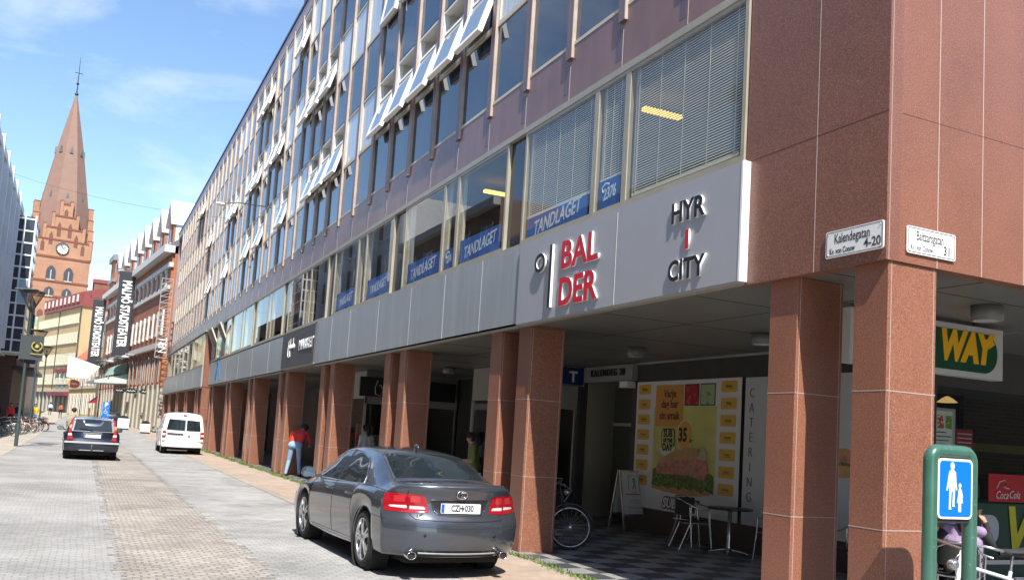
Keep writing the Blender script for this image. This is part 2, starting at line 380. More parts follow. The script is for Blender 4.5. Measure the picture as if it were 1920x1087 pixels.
# --- corner granite block (street side + Baltzarsgatan side), hollow shell
m = MB()
xf = 5.835
m.box(xf, 5.27, 3.3, xf+.15, 7.06, 16.75, 0)
m.box(xf+.15, 5.27, 3.3, 30, 5.42, 16.75, 1)
for y in (6.085,): m.box(xf-.002, y-.004, 3.3, xf+.01, y+.004, 16.7, 2)
m.box(xf-.002, 5.268, 4.569, xf+.01, 7.06, 4.573, 3)
for i in range(1, 14):
    x = xf+.04+.56*i; m.box(x-.005, 5.268, 3.3, x+.005, 5.29, 16.7, 2)
m.box(xf+.028, 5.268, 3.3, xf+.034, 5.29, 16.7, 2)
m.box(xf+.15, 5.268, 4.569, 30, 5.29, 4.573, 3)
m.build('granite_wall', [granite_shade, granite, grout, pbr('dark_joint', (.14, .07, .055), .8)], off)
# --- soffit
m = MB(); m.box(5.86, 5.3, 3.302, 30, 49.3, 3.36, 0)
for i in range(24):
    y = 6+i*1.9; m.box(5.9, y-.004, 3.298, 10.1, y+.004, 3.33, 1)
m.box(7.2, 5.4, 3.298, 7.208, 49, 3.33, 1)
m.build('soffit', [soffit, darkm], off)
m = MB(); m.box(5.86, 52.6, 3.302, 10, YE, 3.36); m.box(5.9, 49.3, 6.72, 10, 52.6, 6.8); m.build('soffit', [soffit], off)
# --- grey fascia panels
xp = 5.78
def fascia(y0, y1, z0, z1, mat, name='fascia_panel', joints=()):
    m = MB(); m.box(xp, y0, z0, xp+.09, y1, z1, 0)
    m.box(xp, y0, z0+.0, 5.86, y1, z0+.03, 0)
    m.box(xp+.01, y0+.01, z0-.03, xp+.09, y1-.01, z0, 1)
    for y in joints: m.box(xp-.003, y-.004, z0+.02, xp+.02, y+.004, z1-.02, 2)
    return m.build(name, [mat, pbr('drip_edge', (.42, .40, .33), .4, metal=.3), pbr('panel_joint', (.5, .53, .55), .5)], off)
fascia(12.12, 25.3, 3.33, 4.56, greyp, joints=(13.6, 15.3, 17.2, 19.4, 21.8, 23.6))
fascia(29.95, 49.2, 3.33, 4.5, greyp, joints=(32.5, 36, 39.5, 43, 46))
fascia(52.6, YE, 3.33, 4.5, greyp, joints=(57, 62, 67, 72))
# --- mezzanine windows: beige frame, panes, interiors
clear = glassmat('window_glass', (.92, .94, .92), 1.45, gl=(.95, .96, .96), add=.015)
ZB, ZT = 4.60, 6.37
m = MB(); m.box(5.80, 7.06, ZT, 5.93, 49.25, 6.46); m.box(5.80, 52.6, ZT+.1, 5.93, YE, 6.56); m.box(5.79, 5.42+1.64, 4.56, 5.95, 49.25, 4.6)
m.box(5.79, 52.6, 4.52, 5.95, YE, 4.58)
m.build('window_band_frame', [beige], off)
slatm = pbr('blind_slat', (.8, .76, .66), .5)
posterb = pbr('blue_poster', (.02, .12, .45), .6, var=.1, vscale=5)
chalk = pbr('poster_white', (.7, .75, .8), .7)
curt = pbr('curtain', (.65, .65, .6), .8, wash=((.35, .35, .33), .5, 18))
lampy = pbr('office_lamp', (.9, .5, .1), .5, emit=(1, .55, .10), estr=1.6)
def window(y0, y1, kind='clear', openf=0, z0=ZB, z1=ZT):
    """one mezzanine window, y0<y1"""
    w = .055; m = MB(); x0, x1 = 5.81, 5.90
    m.box(x0, y0, z0, x1, y0+w, z1); m.box(x0, y1-w, z0, x1, y1, z1); m.box(x0+.002, y0+w, z0, x1-.002, y1-w, z0+.06); m.box(x0+.002, y0+w, z1-.05, x1-.002, y1-w, z1)
    # second, deeper sash line
    m.box(x1, y0+.02, z0+.02, x1+.05, y0+.09, z1-.02, 1); m.box(x1, y1-.09, z0+.02, x1+.05, y1-.02, z1-.02, 1)
    f = m.build('window', [beige, cream], off)
    g = MB()
    if openf:
        c = (z0+z1)/2; T = Matrix.Translation((5.84, 0, c)) @ Matrix.Rotation(R_(openf), 4, 'Y')
        hh = (z1-z0)/2-.07; a, b = y0+.07, y1-.07
        for q in ((a, -hh, a+.06, hh), (b-.06, -hh, b, hh), (a+.06, -hh, b-.06, -hh+.06), (a+.06, hh-.06, b-.06, hh)):
            g.box(-.03, q[0], q[1], .03, q[2], q[3], 0, T=T)
        g.build('sash', [cream], f, world=False) if False else g.build('sash', [cream], off)
        p = MB(); p.box(-.005, a+.06, -hh+.06, .005, b-.06, hh-.06, 0, T=T); p.build('pane', [pane_m], off)
    else:
        g.add([(5.825, y0+w, z0+.06), (5.825, y1-w, z0+.06), (5.825, y1-w, z1-.05), (5.825, y0+w, z1-.05)], [(0, 3, 2, 1)])
        o = g.build('pane', [clear], off); o.parent = f
        f_m = f.matrix_parent_inverse
    return f
def blind(y0, y1, ztop, zbot, parent=None):
    m = MB(); z = ztop; i = 0
    while z > zbot:
        tl = .012*math.sin(i*.7)*.2
        m.add([(5.852, y0, z-.012), (5.852, y1, z-.012+tl), (5.862, y1, z+.010+tl), (5.862, y0, z+.010)], [(0, 1, 2, 3)])
        z -= .031; i += 1
    n = max(2, int((y1-y0)/.45))
    for j in range(n+1):
        y = y0+.08+(y1-y0-.16)*j/n; m.box(5.844, y-.004, zbot, 5.847, y+.004, ztop)
    m.box(5.848, y0, zbot-.03, 5.87, y1, zbot); m.box(5.846, y0, ztop, 5.88, y1, ztop+.04)
    m.build('blind', [slatm], off)
units = [(7.08, 12.27), (12.89, 18.02), (18.80, 23.92), (24.62, 29.85), (30.75, 36.05), (36.75, 42.1), (42.8, 49.2), (53.0, 58.2), (59, 64.2), (65, 70.2), (71, 78)]
for i in range(len(units)-1):
    if i == 6: continue
    blackp = MB(); blackp.box(5.87, units[i][1], ZB-.02, 5.93, units[i+1][0], ZT, 0); blackp.build('black_glass_panel', [blackglass], off)
curtains = MB()
for i, (a, b) in enumerate(units):
    if i == 0: sp = [(9.36, 7.08), (10.12, 9.36), (12.27, 10.12)]
    elif i == 6:
        sp = [(44.2, 42.8), (45.6, 44.2), (47.4, 45.6), (49.2, 47.4)]
    else: sp = [(a+2.13, a), (a+2.83, a+2.13), (b, a+2.83)]
    for j, (q1, q0) in enumerate(sp):
        window(q0, q1, openf=-24 if (i == 6 and j in (1, 3)) else 0)
    if i == 0:
        blind(7.2, 9.22, 6.32, 4.72); blind(9.48, 10.0, 6.32, 5.08); blind(10.25, 12.15, 6.32, 5.0)
    else:
        # curtain folds beside the mullions
        for yc, wd in ((b-.22, .22), (a+2.35, .2), (a+.2, .05)):
            k = 9; pts = []
            for t in range(k+1):
                y = yc-wd/2+wd*t/k; pts.append((5.93+.03*math.sin(t*2.2), y))
            curtains = MB(); curtains.grid([[(x, y, z) for x, y in pts] for z in (4.62, 5.4, 6.35)], 0); curtains.build('curtain', [curt], off)
# room behind the mezzanine
m = MB()
for (y0, y1, xb) in ((7.06, 18.3, 10.5), (18.4, 49.2, 10.0), (53, YE, 9.5)):
    m.add([(6.3, y0, 4.4), (6.3, y1, 4.4), (xb, y1, 4.4), (xb, y0, 4.4)], [(0, 3, 2, 1)])
    m.add([(5.95, y0, 6.5), (5.95, y1, 6.5), (xb, y1, 6.5), (xb, y0, 6.5)], [(0, 1, 2, 3)])
    m.add([(xb, y0, 4.4), (xb, y1, 4.4), (xb, y1, 6.5), (xb, y0, 6.5)], [(0, 3, 2, 1)])
    m.box(5.95, y0-.05, 4.4, xb, y0-.01, 6.5); m.box(5.95, y1+.01, 4.4, xb, y1+.05, 6.5)
    m.box(5.96, y0, 4.3, 6.3, y1, 4.42)
m.build('office_room', [inner], off)
m = MB()
for (x, y) in ((6.75, 8.2), (6.6, 10.2), (6.5, 15.45), (6.6, 21)):
    m.box(x, y-.05, 6.26, x+.62, y+.05, 6.31)
m.build('ceiling_light', [lampy], off)
# blue posters in the windows
for (y0, y1, top, txt, sz) in ((10.3, 12.1, 4.97, 'TANDLAGET', .27), (9.5, 10.0, 5.05, '2376', .2), (15.9, 17.75, 5.1, 'TANDLAGET', .27), (13.1, 14.85, 5.1, 'TANDLAGET', .27), (15.15, 15.6, 5.05, '2376', .17), (19.0, 20.7, 5.15, 'TANDLAGET', .26), (21.8, 23.6, 5.15, 'TANDLAGET', .26)):
    p = thing('window_poster', None, 'poster', (5.975, (y0+y1)/2, 4.62))
    lab = {10.3: 'long blue poster with white brush lettering under the slatted blind, nearest the grey sign', 9.5: 'small blue poster with a white telephone number in the narrow blinded window', 15.9: 'blue lettered poster in the wide uncurtained window left of the black glass pier, second unit from the corner',
           13.1: 'blue lettered poster in the pane directly left of the black panel by the grey sign', 15.15: 'narrow blue poster with digits squeezed in the thin pane of the second window unit', 19.0: 'faint blue poster in the right pane of the third window unit above the grey fascia', 21.8: 'faint blue poster in the left pane of the third window unit above the grey fascia'}[y0]
    if y0 == 13.1: lab = 'blue lettered poster in the wide pane beside the black pier, second unit from the corner'
    if y0 == 15.9: lab = 'blue lettered poster left of the thin pane, second unit from the corner'
    tag(p, lab, group='blue dental posters in the first floor windows')
    q = MB(); q.box(5.848, y0, 4.66, 5.852, y1, top); q.build('sheet', [posterb], p)
    text(txt, sz, chalk, TX(5.846, (y0+y1)/2, (4.66+top)/2) @ Matrix.Rotation(R_(4), 4, 'Z'), p, ext=.001, bold=.004, sx=.95*(y1-y0)/(1.9 if len(txt) > 5 else .62), italic=.3, sy=1.1)
    if txt == '2376':
        q = MB(); q.tube([(5.845, y1-.1, top-.16), (5.845, y1-.08, top-.09), (5.845, y1-.16, top-.05), (5.845, y1-.24, top-.07)], .012, 6); q.build('phone_symbol', [chalk], p)

# --- purple spandrel over the mezzanine
m = MB(); m.box(5.87, 7.06, 6.46, 5.98, YE, 7.32, 0)
for k in range(-4, 40):
    y = fin(k)+.0
    if 7.1 < y < YE: m.box(5.866, y-.006, 6.47, 5.88, y+.006, 7.02, 1); m.box(5.868, y+.03, 6.62, 5.876, y+.16, 7.05, 2)  # joint line, and a darker purple patch beside it below each fin
m.build('purple_spandrel', [purple, pbr('mortar_line', (.42, .36, .34), .7), pbr('purple_dark', (.13, .085, .11), .25)], off)
# --- roof parapet, body
m = MB(); m.box(5.86, 7.06, 16.2, 6.2, YE, 16.72, 0); m.box(5.82, 5.2, 16.75, 20, YE, 16.84, 1); m.box(7.5, 5.42, 7.3, 19.5, YE, 16.75, 0)
m.box(5.95, YE-.3, 3.3, 12, YE, 16.7, 0)
m.build('parapet', [pbr('parapet_paint', (.36, .26, .26), .4, var=.1), pbr('dark_blue_flashing', (.03, .05, .14), .4)], off)
# --- fins
ROWS = [(7.34, 8.75, 10.2), (10.2, 11.68, 13.15), (13.15, 14.62, 16.18)]
for k in range(-4, 40):
    y = fin(k)
    if y < 7.2 or y > YE-.2: continue
    m = MB(); hw = .085+.0012*k
    m.box(5.825, y-hw+.02, 7.12, 5.90, y+hw, 16.3, 0)
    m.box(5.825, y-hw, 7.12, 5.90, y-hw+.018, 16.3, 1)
    m.build('fin', [finm, finside], off)
# --- upper windows and spandrel glass
OPEN = {0: {1: 42, 2: 42, 3: 40, 4: 42, 5: 40, 8: 38, 9: 40, 10: 38, 13: 30, 16: 34, 18: 30, 22: 25, 26: 30}, 1: {4: 4, 5: 4, 9: 38, 10: 38, 11: 40, 14: 34, 15: 36, 17: 30, 18: 34, 21: 26, 22: 28, 27: 25}, 2: {8: 34, 12: 34, 16: 32, 17: 30, 30: 26, 31: 28}}
CURT = {(1, 0), (3, 1), (4, 1), (5, 1), (6, 1), (7, 1), (8, 1), (0, 0), (12, 1), (13, 1), (6, 0), (7, 0), (11, 2), (13, 2), (14, 2), (19, 1), (20, 2), (16, 1), (11, 0), (12, 0), (14, 0)}
rest_w = MB(); rest_s = MB(); nw = 0
bays = [k for k in range(-4, 39) if fin(k+1) < YE]
for k in bays:
    y0 = max(fin(k)+.085+.0012*k, 7.08); y1 = fin(k+1)-.085-.0012*k
    if y1 < y0+.2: continue
    for r, (za, zb, zc) in enumerate(ROWS):
        stuff = k > 30
        # spandrel glass
        m = rest_s if stuff else MB()
        m.box(5.885, y0, za+.02, 5.93, y1, zb-.03, 0)
        m.box(5.862, y0, zb-.03, 5.93, y1, zb+.025, 1)
        if r == 0: m.box(5.862, y0, za-.03, 5.93, y1, za+.02, 1)
        if not stuff: m.build('spandrel_pane', [spand_m, cream], off)
        # window
        a = OPEN[r].get(k, 0); f = rest_w if stuff else MB(); w = .05
        f.box(5.868, y0, zb+.03, 5.99, y0+w, zc-.03, 0); f.box(5.868, y1-w, zb+.03, 5.99, y1, zc-.03, 0)
        f.box(5.870, y0+w, zb+.03, 5.99, y1-w, zb+.03+w, 0); f.box(5.870, y0+w, zc-.03-w, 5.99, y1-w, zc-.03, 0)
        pm = MB(); cur = (k, r) in CURT or (a == 0 and random.Random(k*7+r).random() < .22)
        wob = math.sin(k*3.1+r)*.0035
        if a:
            hh = (zc-zb)/2*.80-.06; a = 8+a*.22
            T = Matrix.Translation((5.93, 0, zc-.52)) @ Matrix.Rotation(R_(a), 4, 'Y') @ Matrix.Translation((0, 0, -hh)); A, B = y0+w+.01, y1-w-.01
            sb = .085
            tgt = f
            for q in ((A, -hh, A+sb, hh), (B-sb, -hh, B, hh), (A+sb, -hh, B-sb, -hh+sb), (A+sb, hh-sb, B-sb, hh)):
                tgt.box(-.045, q[0], q[1], .045, q[2], q[3], 0, T=T)
            pm.box(-.03, A+sb, -hh+sb, -.01, B-sb, hh-sb, 0, T=T)
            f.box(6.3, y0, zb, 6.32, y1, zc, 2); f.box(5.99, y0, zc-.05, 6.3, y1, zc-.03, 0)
            f.box(5.99, y0-.01, zb, 6.3, y0+.01, zc, 0); f.box(5.99, y1-.01, zb, 6.3, y1+.01, zc, 0)
        else:
            X = 5.895
            pm.add([(X+wob, y0+w, zb+.08), (X-wob, y1-w, zb+.08), (X-wob, y1-w, zc-.08), (X+wob, y0+w, zc-.08)], [(0, 3, 2, 1)], 1 if cur else 0)
        if stuff:
            f.add(pm.v, pm.f, 3)
        else:
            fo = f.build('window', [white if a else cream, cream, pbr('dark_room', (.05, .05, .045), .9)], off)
            po = pm.build('pane', [pane_o if a else pane_m, pane_c], off); po.parent = fo
o = rest_w.build('window', [cream, cream, MATS['dark_room'], pane_m], off); o['kind'] = 'stuff'
o = rest_s.build('spandrel_pane', [spand_m, cream], off); o['kind'] = 'stuff'

# ================================================================ arcade back walls and shops
XB = 10.1
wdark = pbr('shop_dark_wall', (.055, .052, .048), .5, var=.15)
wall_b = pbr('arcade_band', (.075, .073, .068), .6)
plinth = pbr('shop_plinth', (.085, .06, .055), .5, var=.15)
al = pbr('aluminium', (.62, .63, .64), .28, metal=.9)
shopglass = glassmat('shop_glass', (.75, .8, .78), 1.5, add=.02)
lightbox = pbr('pale_board', (.60, .62, .63), .5)
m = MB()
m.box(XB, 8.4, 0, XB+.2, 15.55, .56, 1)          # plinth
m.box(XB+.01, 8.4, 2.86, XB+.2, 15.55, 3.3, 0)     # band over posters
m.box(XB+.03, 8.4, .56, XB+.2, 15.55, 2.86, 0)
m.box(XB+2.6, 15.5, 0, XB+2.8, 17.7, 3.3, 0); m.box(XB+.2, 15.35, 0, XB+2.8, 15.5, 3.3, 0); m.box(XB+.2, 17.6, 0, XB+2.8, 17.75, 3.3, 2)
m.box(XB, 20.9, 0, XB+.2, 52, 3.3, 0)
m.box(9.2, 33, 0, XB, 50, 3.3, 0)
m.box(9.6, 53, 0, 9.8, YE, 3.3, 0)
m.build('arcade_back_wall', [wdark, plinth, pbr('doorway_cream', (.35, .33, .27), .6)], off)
m = MB(); m.box(XB-.03, 5.5, 3.27, XB, 15.5, 3.3); m.box(XB-.03, 21, 3.27, XB, 49, 3.3); m.build('ceiling_trim', [al], off)
# door recess with shop door glass
m = MB(); m.box(XB+.9, 16.3, 0, XB+.96, 17.6, 2.9, 0); m.box(XB+.88, 16.25, 0, XB+.98, 16.32, 2.95, 1); m.box(XB+.88, 16.32, 2.05, XB+.98, 17.6, 2.12, 1); m.build('door', [pbr('door_glass', (.10, .11, .09), .08, ior=1.6), pbr('door_frame', (.5, .5, .42), .5)], off)
# shop box beyond the number sign (faces camera and street)
def shopbox(x0, y0, y1, zled=.52, name='shop_window'):
    fr = MB()
    fr.box(x0, y0, 0, XB, y0+.06, zled, 2); fr.box(x0+.06, y0-.02, zled, XB, y0+.08, zled+.05, 1); fr.box(x0, y0, 2.35, XB, y0+.08, 3.29, 0)
    fr.box(x0, y0+.06, 0, x0+.06, y1, zled, 2); fr.box(x0-.02, y0, zled, x0+.06, y1, zled+.05, 1); fr.box(x0, y0+.08, 2.5, x0+.08, y1, 3.29, 0)
    for y in (y0, (y0+y1)/2, y1-.06): fr.box(x0-.01, y, zled+.05, x0+.06, y+.06, 2.5, 1)
    fr.box((x0+XB)/2, y0-.01, zled+.05, (x0+XB)/2+.05, y0+.06, 2.35, 1)
    fr.box(XB-.06, y0-.01, zled+.05, XB, y0+.06, 2.35, 1)
    f = fr.build(name, [pbr('shop_header', (.34, .35, .33), .5), al, wdark], off)
    g = MB(); g.add([(x0+.02, y0+.02, zled+.05), (XB-.06, y0+.02, zled+.05), (XB-.06, y0+.02, 2.35), (x0+.02, y0+.02, 2.35)], [(0, 1, 2, 3)]); g.add([(x0+.02, y0+.06, zled+.05), (x0+.02, y1-.06, zled+.05), (x0+.02, y1-.06, 2.5), (x0+.02, y0+.06, 2.5)], [(0, 3, 2, 1)])
    o = g.build('pane', [shopglass], off); o.parent = f
    b = MB(); b.box(x0+.1, y0+.1, 0, XB, y1, .4, 0); b.box(XB-.02, y0+.1, 0, XB+.2, y1, 3.2, 0); b.box(XB, y0-.1, 0, XB+3, y0+.05, 3.3, 0); b.box(x0+.1, y1-.1, 0, XB, y1, 3.2, 0)
    rnd = random.Random(int(y0))
    for i in range(16):
        cx, cy = rnd.uniform(x0+.25, XB-.3), rnd.uniform(y0+.2, y1-.4); h = rnd.uniform(.3, 1.5)
        b.box(cx, cy, .4, cx+rnd.uniform(.05, .25), cy+rnd.uniform(.05, .3), .4+h, 1+i % 4)
    b.build('shop_display', [pbr('display_dark', (.06, .055, .05), .8), pbr('display_tan', (.3, .25, .17), .7), pbr('display_green', (.07, .11, .05), .8), pbr('display_pale', (.4, .4, .37), .6), pbr('display_red', (.2, .06, .05), .7)], off)
shopbox(8.75, 17.75, 20.7)
shopbox(7.25, 25.0, 28.6, .3)
shopbox(8.6, 31.5, 33, .3)
# ceiling downlights
for i, (x, y) in enumerate(((8.323, 6.2), (8.44, 9.73), (8.42, 12.87), (8.35, 16.9), (8.22, 21.05), (8.3, 25.2), (8.3, 29.4), (8.3, 33.6))):
    t = thing('downlight', ['round grey ceiling lamp over the yellow and green sign near the corner', 'round ceiling lamp above the tables beside the left column', 'round ceiling lamp over the arcade floor before the number sign', 'round ceiling lamp behind the column by the number sign', 'round ceiling lamp over the dark shop wall between the third and fourth column pairs', 'round ceiling lamp beyond the third column pair', 'round ceiling lamp deep in the arcade', 'round ceiling lamp farthest along the arcade'][i], 'lamp', (x, y, 3.3), group='round lamps under the arcade ceiling')
    q = MB(); T = Matrix.Translation((x, y, 0)); q.lathe([(.001, 3.30), (.155, 3.299), (.155, 3.15), (.135, 3.145)], T, 28); q.build('housing', [pbr('lamp_grey', (.16, .16, .155), .4)], t)
    q = MB(); q.lathe([(.135, 3.146), (.08, 3.16), (.001, 3.17)], T, 24); q.build('reflector', [pbr('lamp_reflector', (.85, .85, .85), .2, metal=.6)], t)
# ================================================================ signs on the office building
whitep = pbr('sign_white', (.82, .82, .82), .4)
redp = pbr('sign_red', (.62, .015, .03), .35)
blackp_ = pbr('sign_black', (.018, .02, .022), .35)
def two_tone(o, side):
    """white returns on raised letters: side faces get a second material"""
    o.data.materials.append(side)
    n0 = o.matrix_basis
    for p in o.data.polygons:
        if abs(p.normal.x) < .6: p.material_index = 1
    return o
sg = thing('fascia_sign', 'long pale grey fascia sign with raised red and black letters by the corner', 'sign', (5.76, 9.5, 3.33))
m = MB(); m.box(5.745, 7.02, 3.335, 5.87, 12.1, 4.555, 0); m.box(5.741, 9.34, 3.34, 5.75, 9.346, 4.5, 2); m.box(5.74, 6.99, 3.33, 5.875, 7.02, 4.56, 1); m.box(5.75, 7.02, 3.305, 5.88, 12.1, 3.335, 3)
m.build('panel', [greynew, whitep, pbr('seam_line', (.5, .5, .5), .4), MATS['drip_edge']], sg)
def raised(txt, y, z, h, mat, w):
    o = text(txt, 1, mat, TX(5.74, y, z), sg, 'lettering', ext=.013, bold=.03)
    # fit to width/height
    vs = [v.co for v in o.data.vertices]; y0 = min(v.y for v in vs); y1 = max(v.y for v in vs); z0 = min(v.z for v in vs); z1 = max(v.z for v in vs)
    x0 = max(v.x for v in vs); cy = y-9.5; cz = z-3.33
    for v in vs:
        v.y = cy+(v.y-(y0+y1)/2)*w/(y1-y0); v.z = cz+(v.z-(z0+z1)/2)*h/(z1-z0); v.x = v.x-x0-.016
    m_ = o.data; m_.update()
    return two_tone(o, whitep)
raised('BAL', 10.22, 4.17, .39, redp, .98); raised('DER', 10.22, 3.66, .39, redp, 1.02)
raised('HYR', 7.86, 4.232, .235, blackp_, .6); raised('I', 7.86, 3.90, .215, redp, .065); raised('CITY', 7.855, 3.58, .24, blackp_, .66)
m = MB(); m.box(5.70, 10.965, 3.48, 5.74, 11.03, 4.37, 0); m.box(5.702, 10.96, 3.479, 5.74, 10.965, 4.371, 1); m.build('bar', [blackp_, whitep], sg)
m = MB(); T = TX(5.735, 11.33, 4.155)
nn = 28; A = [T @ Vector((.165*math.cos(2*math.pi*i/nn), .14*math.sin(2*math.pi*i/nn), z)) for z in (0, .035) for i in range(nn)]; B = [T @ Vector((.105*math.cos(2*math.pi*i/nn), .085*math.sin(2*math.pi*i/nn), z)) for z in (0, .035) for i in range(nn)]
fs = [(nn+i, nn+(i+1) % nn, 3*nn+(i+1) % nn, 3*nn+i) for i in range(nn)]
m.add(A+B, fs, 0); m.add(A+B, [(i, (i+1) % nn, nn+(i+1) % nn, nn+i) for i in range(nn)]+[(2*nn+(i+1) % nn, 2*nn+i, 3*nn+i, 3*nn+(i+1) % nn) for i in range(nn)], 1)
m.build('ring', [blackp_, whitep], sg)
# black market fascia sign
sg2 = thing('fascia_sign', 'dark charcoal fascia sign with white script and capital letters between grey panels', 'sign', (5.77, 27.6, 3.33))
chal = pbr('charcoal', (.075, .078, .085), .5, var=.1)
m = MB(); m.box(5.74, 25.33, 3.40, 5.86, 29.92, 4.52, 0); m.box(5.75, 25.33, 3.37, 5.88, 29.92, 3.40, 1); m.build('panel', [chal, MATS['drip_edge']], sg2)
text('MARKET', .50, whitep, TX(5.735, 26.35, 4.0), sg2, ext=.01, bold=.02, sx=1.0, sy=.8)
def script(parent, y, z, s, X=5.73, mat=None, k=1):
    q = MB(); pts = []
    for t in range(0, 60):
        u = t/59; yy = y-u*1.4*s; pts.append((X, yy, z+.1*s*math.sin(u*38)*(1 if t % 7 else 1.4)))
    q.tube(pts, .018*s, 5)
    q.tube([(X, y+.1*s, z+.35*s), (X, y+.25*s, z-.1*s), (X, y+.2*s, z-.45*s), (X, y-.1*s, z-.55*s), (X, y-.2*s, z-.2*s), (X, y-.35*s, z-.5*s)], .02*s, 5)
    for dy in (.25, .9): q.tube([(X, y-dy*s, z-.05*s), (X, y-dy*s-.06*s, z+.42*s)], .018*s, 5)
    return q.build('script', [mat or whitep], parent)
script(sg2, 28.75, 4.05, .62)
sg3 = thing('logo_sign', 'blue pointed emblem on the far end of the grey fascia', 'sign', (5.77, 45.8, 3.33))
m = MB(); T = TX(5.77, 45.8, 3.55)
blu = pbr('logo_blue', (.05, .22, .5), .4)
m.prism([(-.9, 0), (-.5, 0), (0, .95), (.5, 0), (.9, 0), (.1, 1.0), (-.1, 1.0)], T, .02); m.build('emblem', [blu], sg3)
# street name plates
def plate(name, lab, T, loc, w, h, l1, l2, l3):
    p = thing(name, lab, 'street sign', loc, group='white enamel street name plates at the corner')
    q = MB(); q.prism(rrect(w, h, .02), T, .012, 0); q.build('plate', [whitep], p)
    q = MB(); o1 = rrect(w-.02, h-.02, .018, 3); o2 = rrect(w-.032, h-.032, .014, 3); n = len(o1)
    q.add([T @ Vector((*a, .0135)) for a in o1+o2], [(i, (i+1) % n, n+(i+1) % n, n+i) for i in range(n)]); q.build('border', [blackp_], p)
    ink = pbr('plate_ink', (.05, .05, .055), .5)
    text(l1, h*.50, ink, T @ Matrix.Translation((-.02, h*.17, .012)), p, ext=.0008, bold=.001, sx=w*.78/(h*.50*len(l1)*.56))
    text(l2, h*.30, ink, T @ Matrix.Translation((-w*.20, -h*.27, .012)), p, ext=.0008, bold=.0008, sx=w*.48/(h*.30*len(l2)*.52))
    text(l3, h*.46, ink, T @ Matrix.Translation((w*.32, -h*.20, .012)), p, ext=.0008, bold=.002, sx=.9)
    q = MB()
    for a in (-1, 1):
        for b_ in (-1, 1): q.ball(T @ Vector((a*(w/2-.03), b_*(h/2-.03), .013)), .006, 5)
    q.build('screw', [al], p)
plate('street_name_plate', 'white street plate reading Kalendegatan on the shaded granite side', TX(5.83, 5.605, 3.512) @ Matrix.Rotation(0, 4, 'Z'), (5.83, 5.605, 3.4), .64, .24, 'Kalendegatan', 'Kv. von Conow', '4-20')
plate('street_name_plate', 'white street plate reading Baltzarsgatan on the sunlit granite side', TY(6.345, 5.262, 3.5), (6.345, 5.262, 3.39), .585, .23, 'Baltzarsgatan', 'Kv. von Conow', '31')
# house number sign
t = thing('number_sign', 'pale lintel sign with dark spaced letters and number 20 above the shop door', 'sign', (XB, 16.3, 2.95))
m = MB(); m.box(XB-.12, 15.36, 2.95, XB+.1, 17.3, 3.285); m.build('panel', [pbr('lintel_grey', (.30, .30, .29), .5)], t)
text('KALENDEG 20', .2, blackp_, TX(XB-.13, 16.3, 3.13), t, ext=.008, bold=.004, spacing=1.25, sx=.9)
m = MB(); m.box(XB-.2, 15.4, 2.8, XB+.0, 15.7, 2.93); m.build('lamp_box', [whitep], t)
# blue blade sign
t = thing('blade_sign', 'blue hanging shop sign with a white letter T beside the column', 'sign', (9.6, 17.5, 2.9))
m = MB(); m.box(8.7, 17.45, 2.9, 10.05, 17.53, 3.28, 0); m.box(8.68, 17.46, 2.88, 10.07, 17.52, 2.9, 1); m.box(10.05, 17.44, 2.88, 10.08, 17.54, 3.29, 1); m.box(8.68, 17.44, 3.28, 10.08, 17.54, 3.295, 1)
m.build('panel', [pbr('deep_blue', (.01, .035, .17), .35), al], t); text('T', .33, whitep, TY(9.78, 17.44, 3.06), t, ext=.005, bold=.008)
t = thing('blade_sign', 'black hanging shop sign with pale capitals over the curtained shop window', 'sign', (8.2, 24.8, 2.55))
m = MB(); m.box(7.0, 24.7, 2.55, 9.9, 24.8, 3.1); m.build('panel', [blackp_], t); text('MARKET', .28, whitep, TY(8.22, 24.69, 2.83), t, ext=.003, bold=.004, spacing=1.1)
o = script(t, 0, 0, .5); o.data.transform(Matrix.Translation(Vector((7.55, 24.68, 2.85))-Vector((8.2, 24.8, 2.55))) @ Matrix(((0, -1, 0, 0), (1, 0, 0, 0), (0, 0, 1, 0), (0, 0, 0, 1))) @ Matrix.Translation(Vector((8.2, 24.8, 2.55))-Vector((5.73, 0, 0))))

# big sandwich poster
t = thing('wall_poster', 'big white poster with a sandwich on yellow, orange boxes and the price 35', 'poster', (XB-.02, 13.69, .45))
X0 = XB-.03
pw = pbr('poster_paper', (.78, .78, .79), .5); yb = pbr('poster_amber', (.75, .46, .07), .5, var=.05); pg = pbr('poster_lime', (.66, .66, .20), .5, var=.25, vscale=1.2)
orng = pbr('poster_orange', (.72, .34, .07), .5)
m = MB(); m.box(X0, 12.10, .45, X0+.02, 15.28, 2.91, 0); m.build('sheet', [pw], t)
m = MB(); m.box(X0-.002, 12.72, 1.0, X0, 14.64, 2.42, 0); m.build('lime_ground', [pg], t)
m = MB(); m.box(X0-.005, 13.71, 2.04, X0-.002, 14.6, 2.83); m.build('orange_box', [orng], t)
for s_, z_ in (('Varje', 2.66), ('dag har', 2.46), ('sin smak', 2.24)): text(s_, .21, blackp_, TX(X0-.006, 14.14, z_), t, ext=.001, bold=.004, sx=.88)
for i in range(7):
    z = 2.76-i*.297
    for yy in (12.41, 15.0): m = MB(); m.prism(rrect(.42, .2, .03, 3, 0, 0), TX(X0-.001, yy, z), .003); m.build('day_box', [yb], t)
days = ['M\u00e5ndag', 'Tisdag', 'Onsdag', 'Torsdag', 'Fredag', 'L\u00f6rdag', 'S\u00f6ndag']
for i, dname in enumerate(days):
    for yy in (12.41, 15.0): text(dname, .055, blackp_, TX(X0-.006, yy, 2.765-i*.297), t, ext=.0005, bold=.001)
m = MB()
for i in range(7):
    for yy in (12.41, 15.0): m.box(X0-.007, yy-.1, 2.725-i*.297, X0-.006, yy+.1, 2.73-i*.297)
m.build('small_print', [blackp_], t)
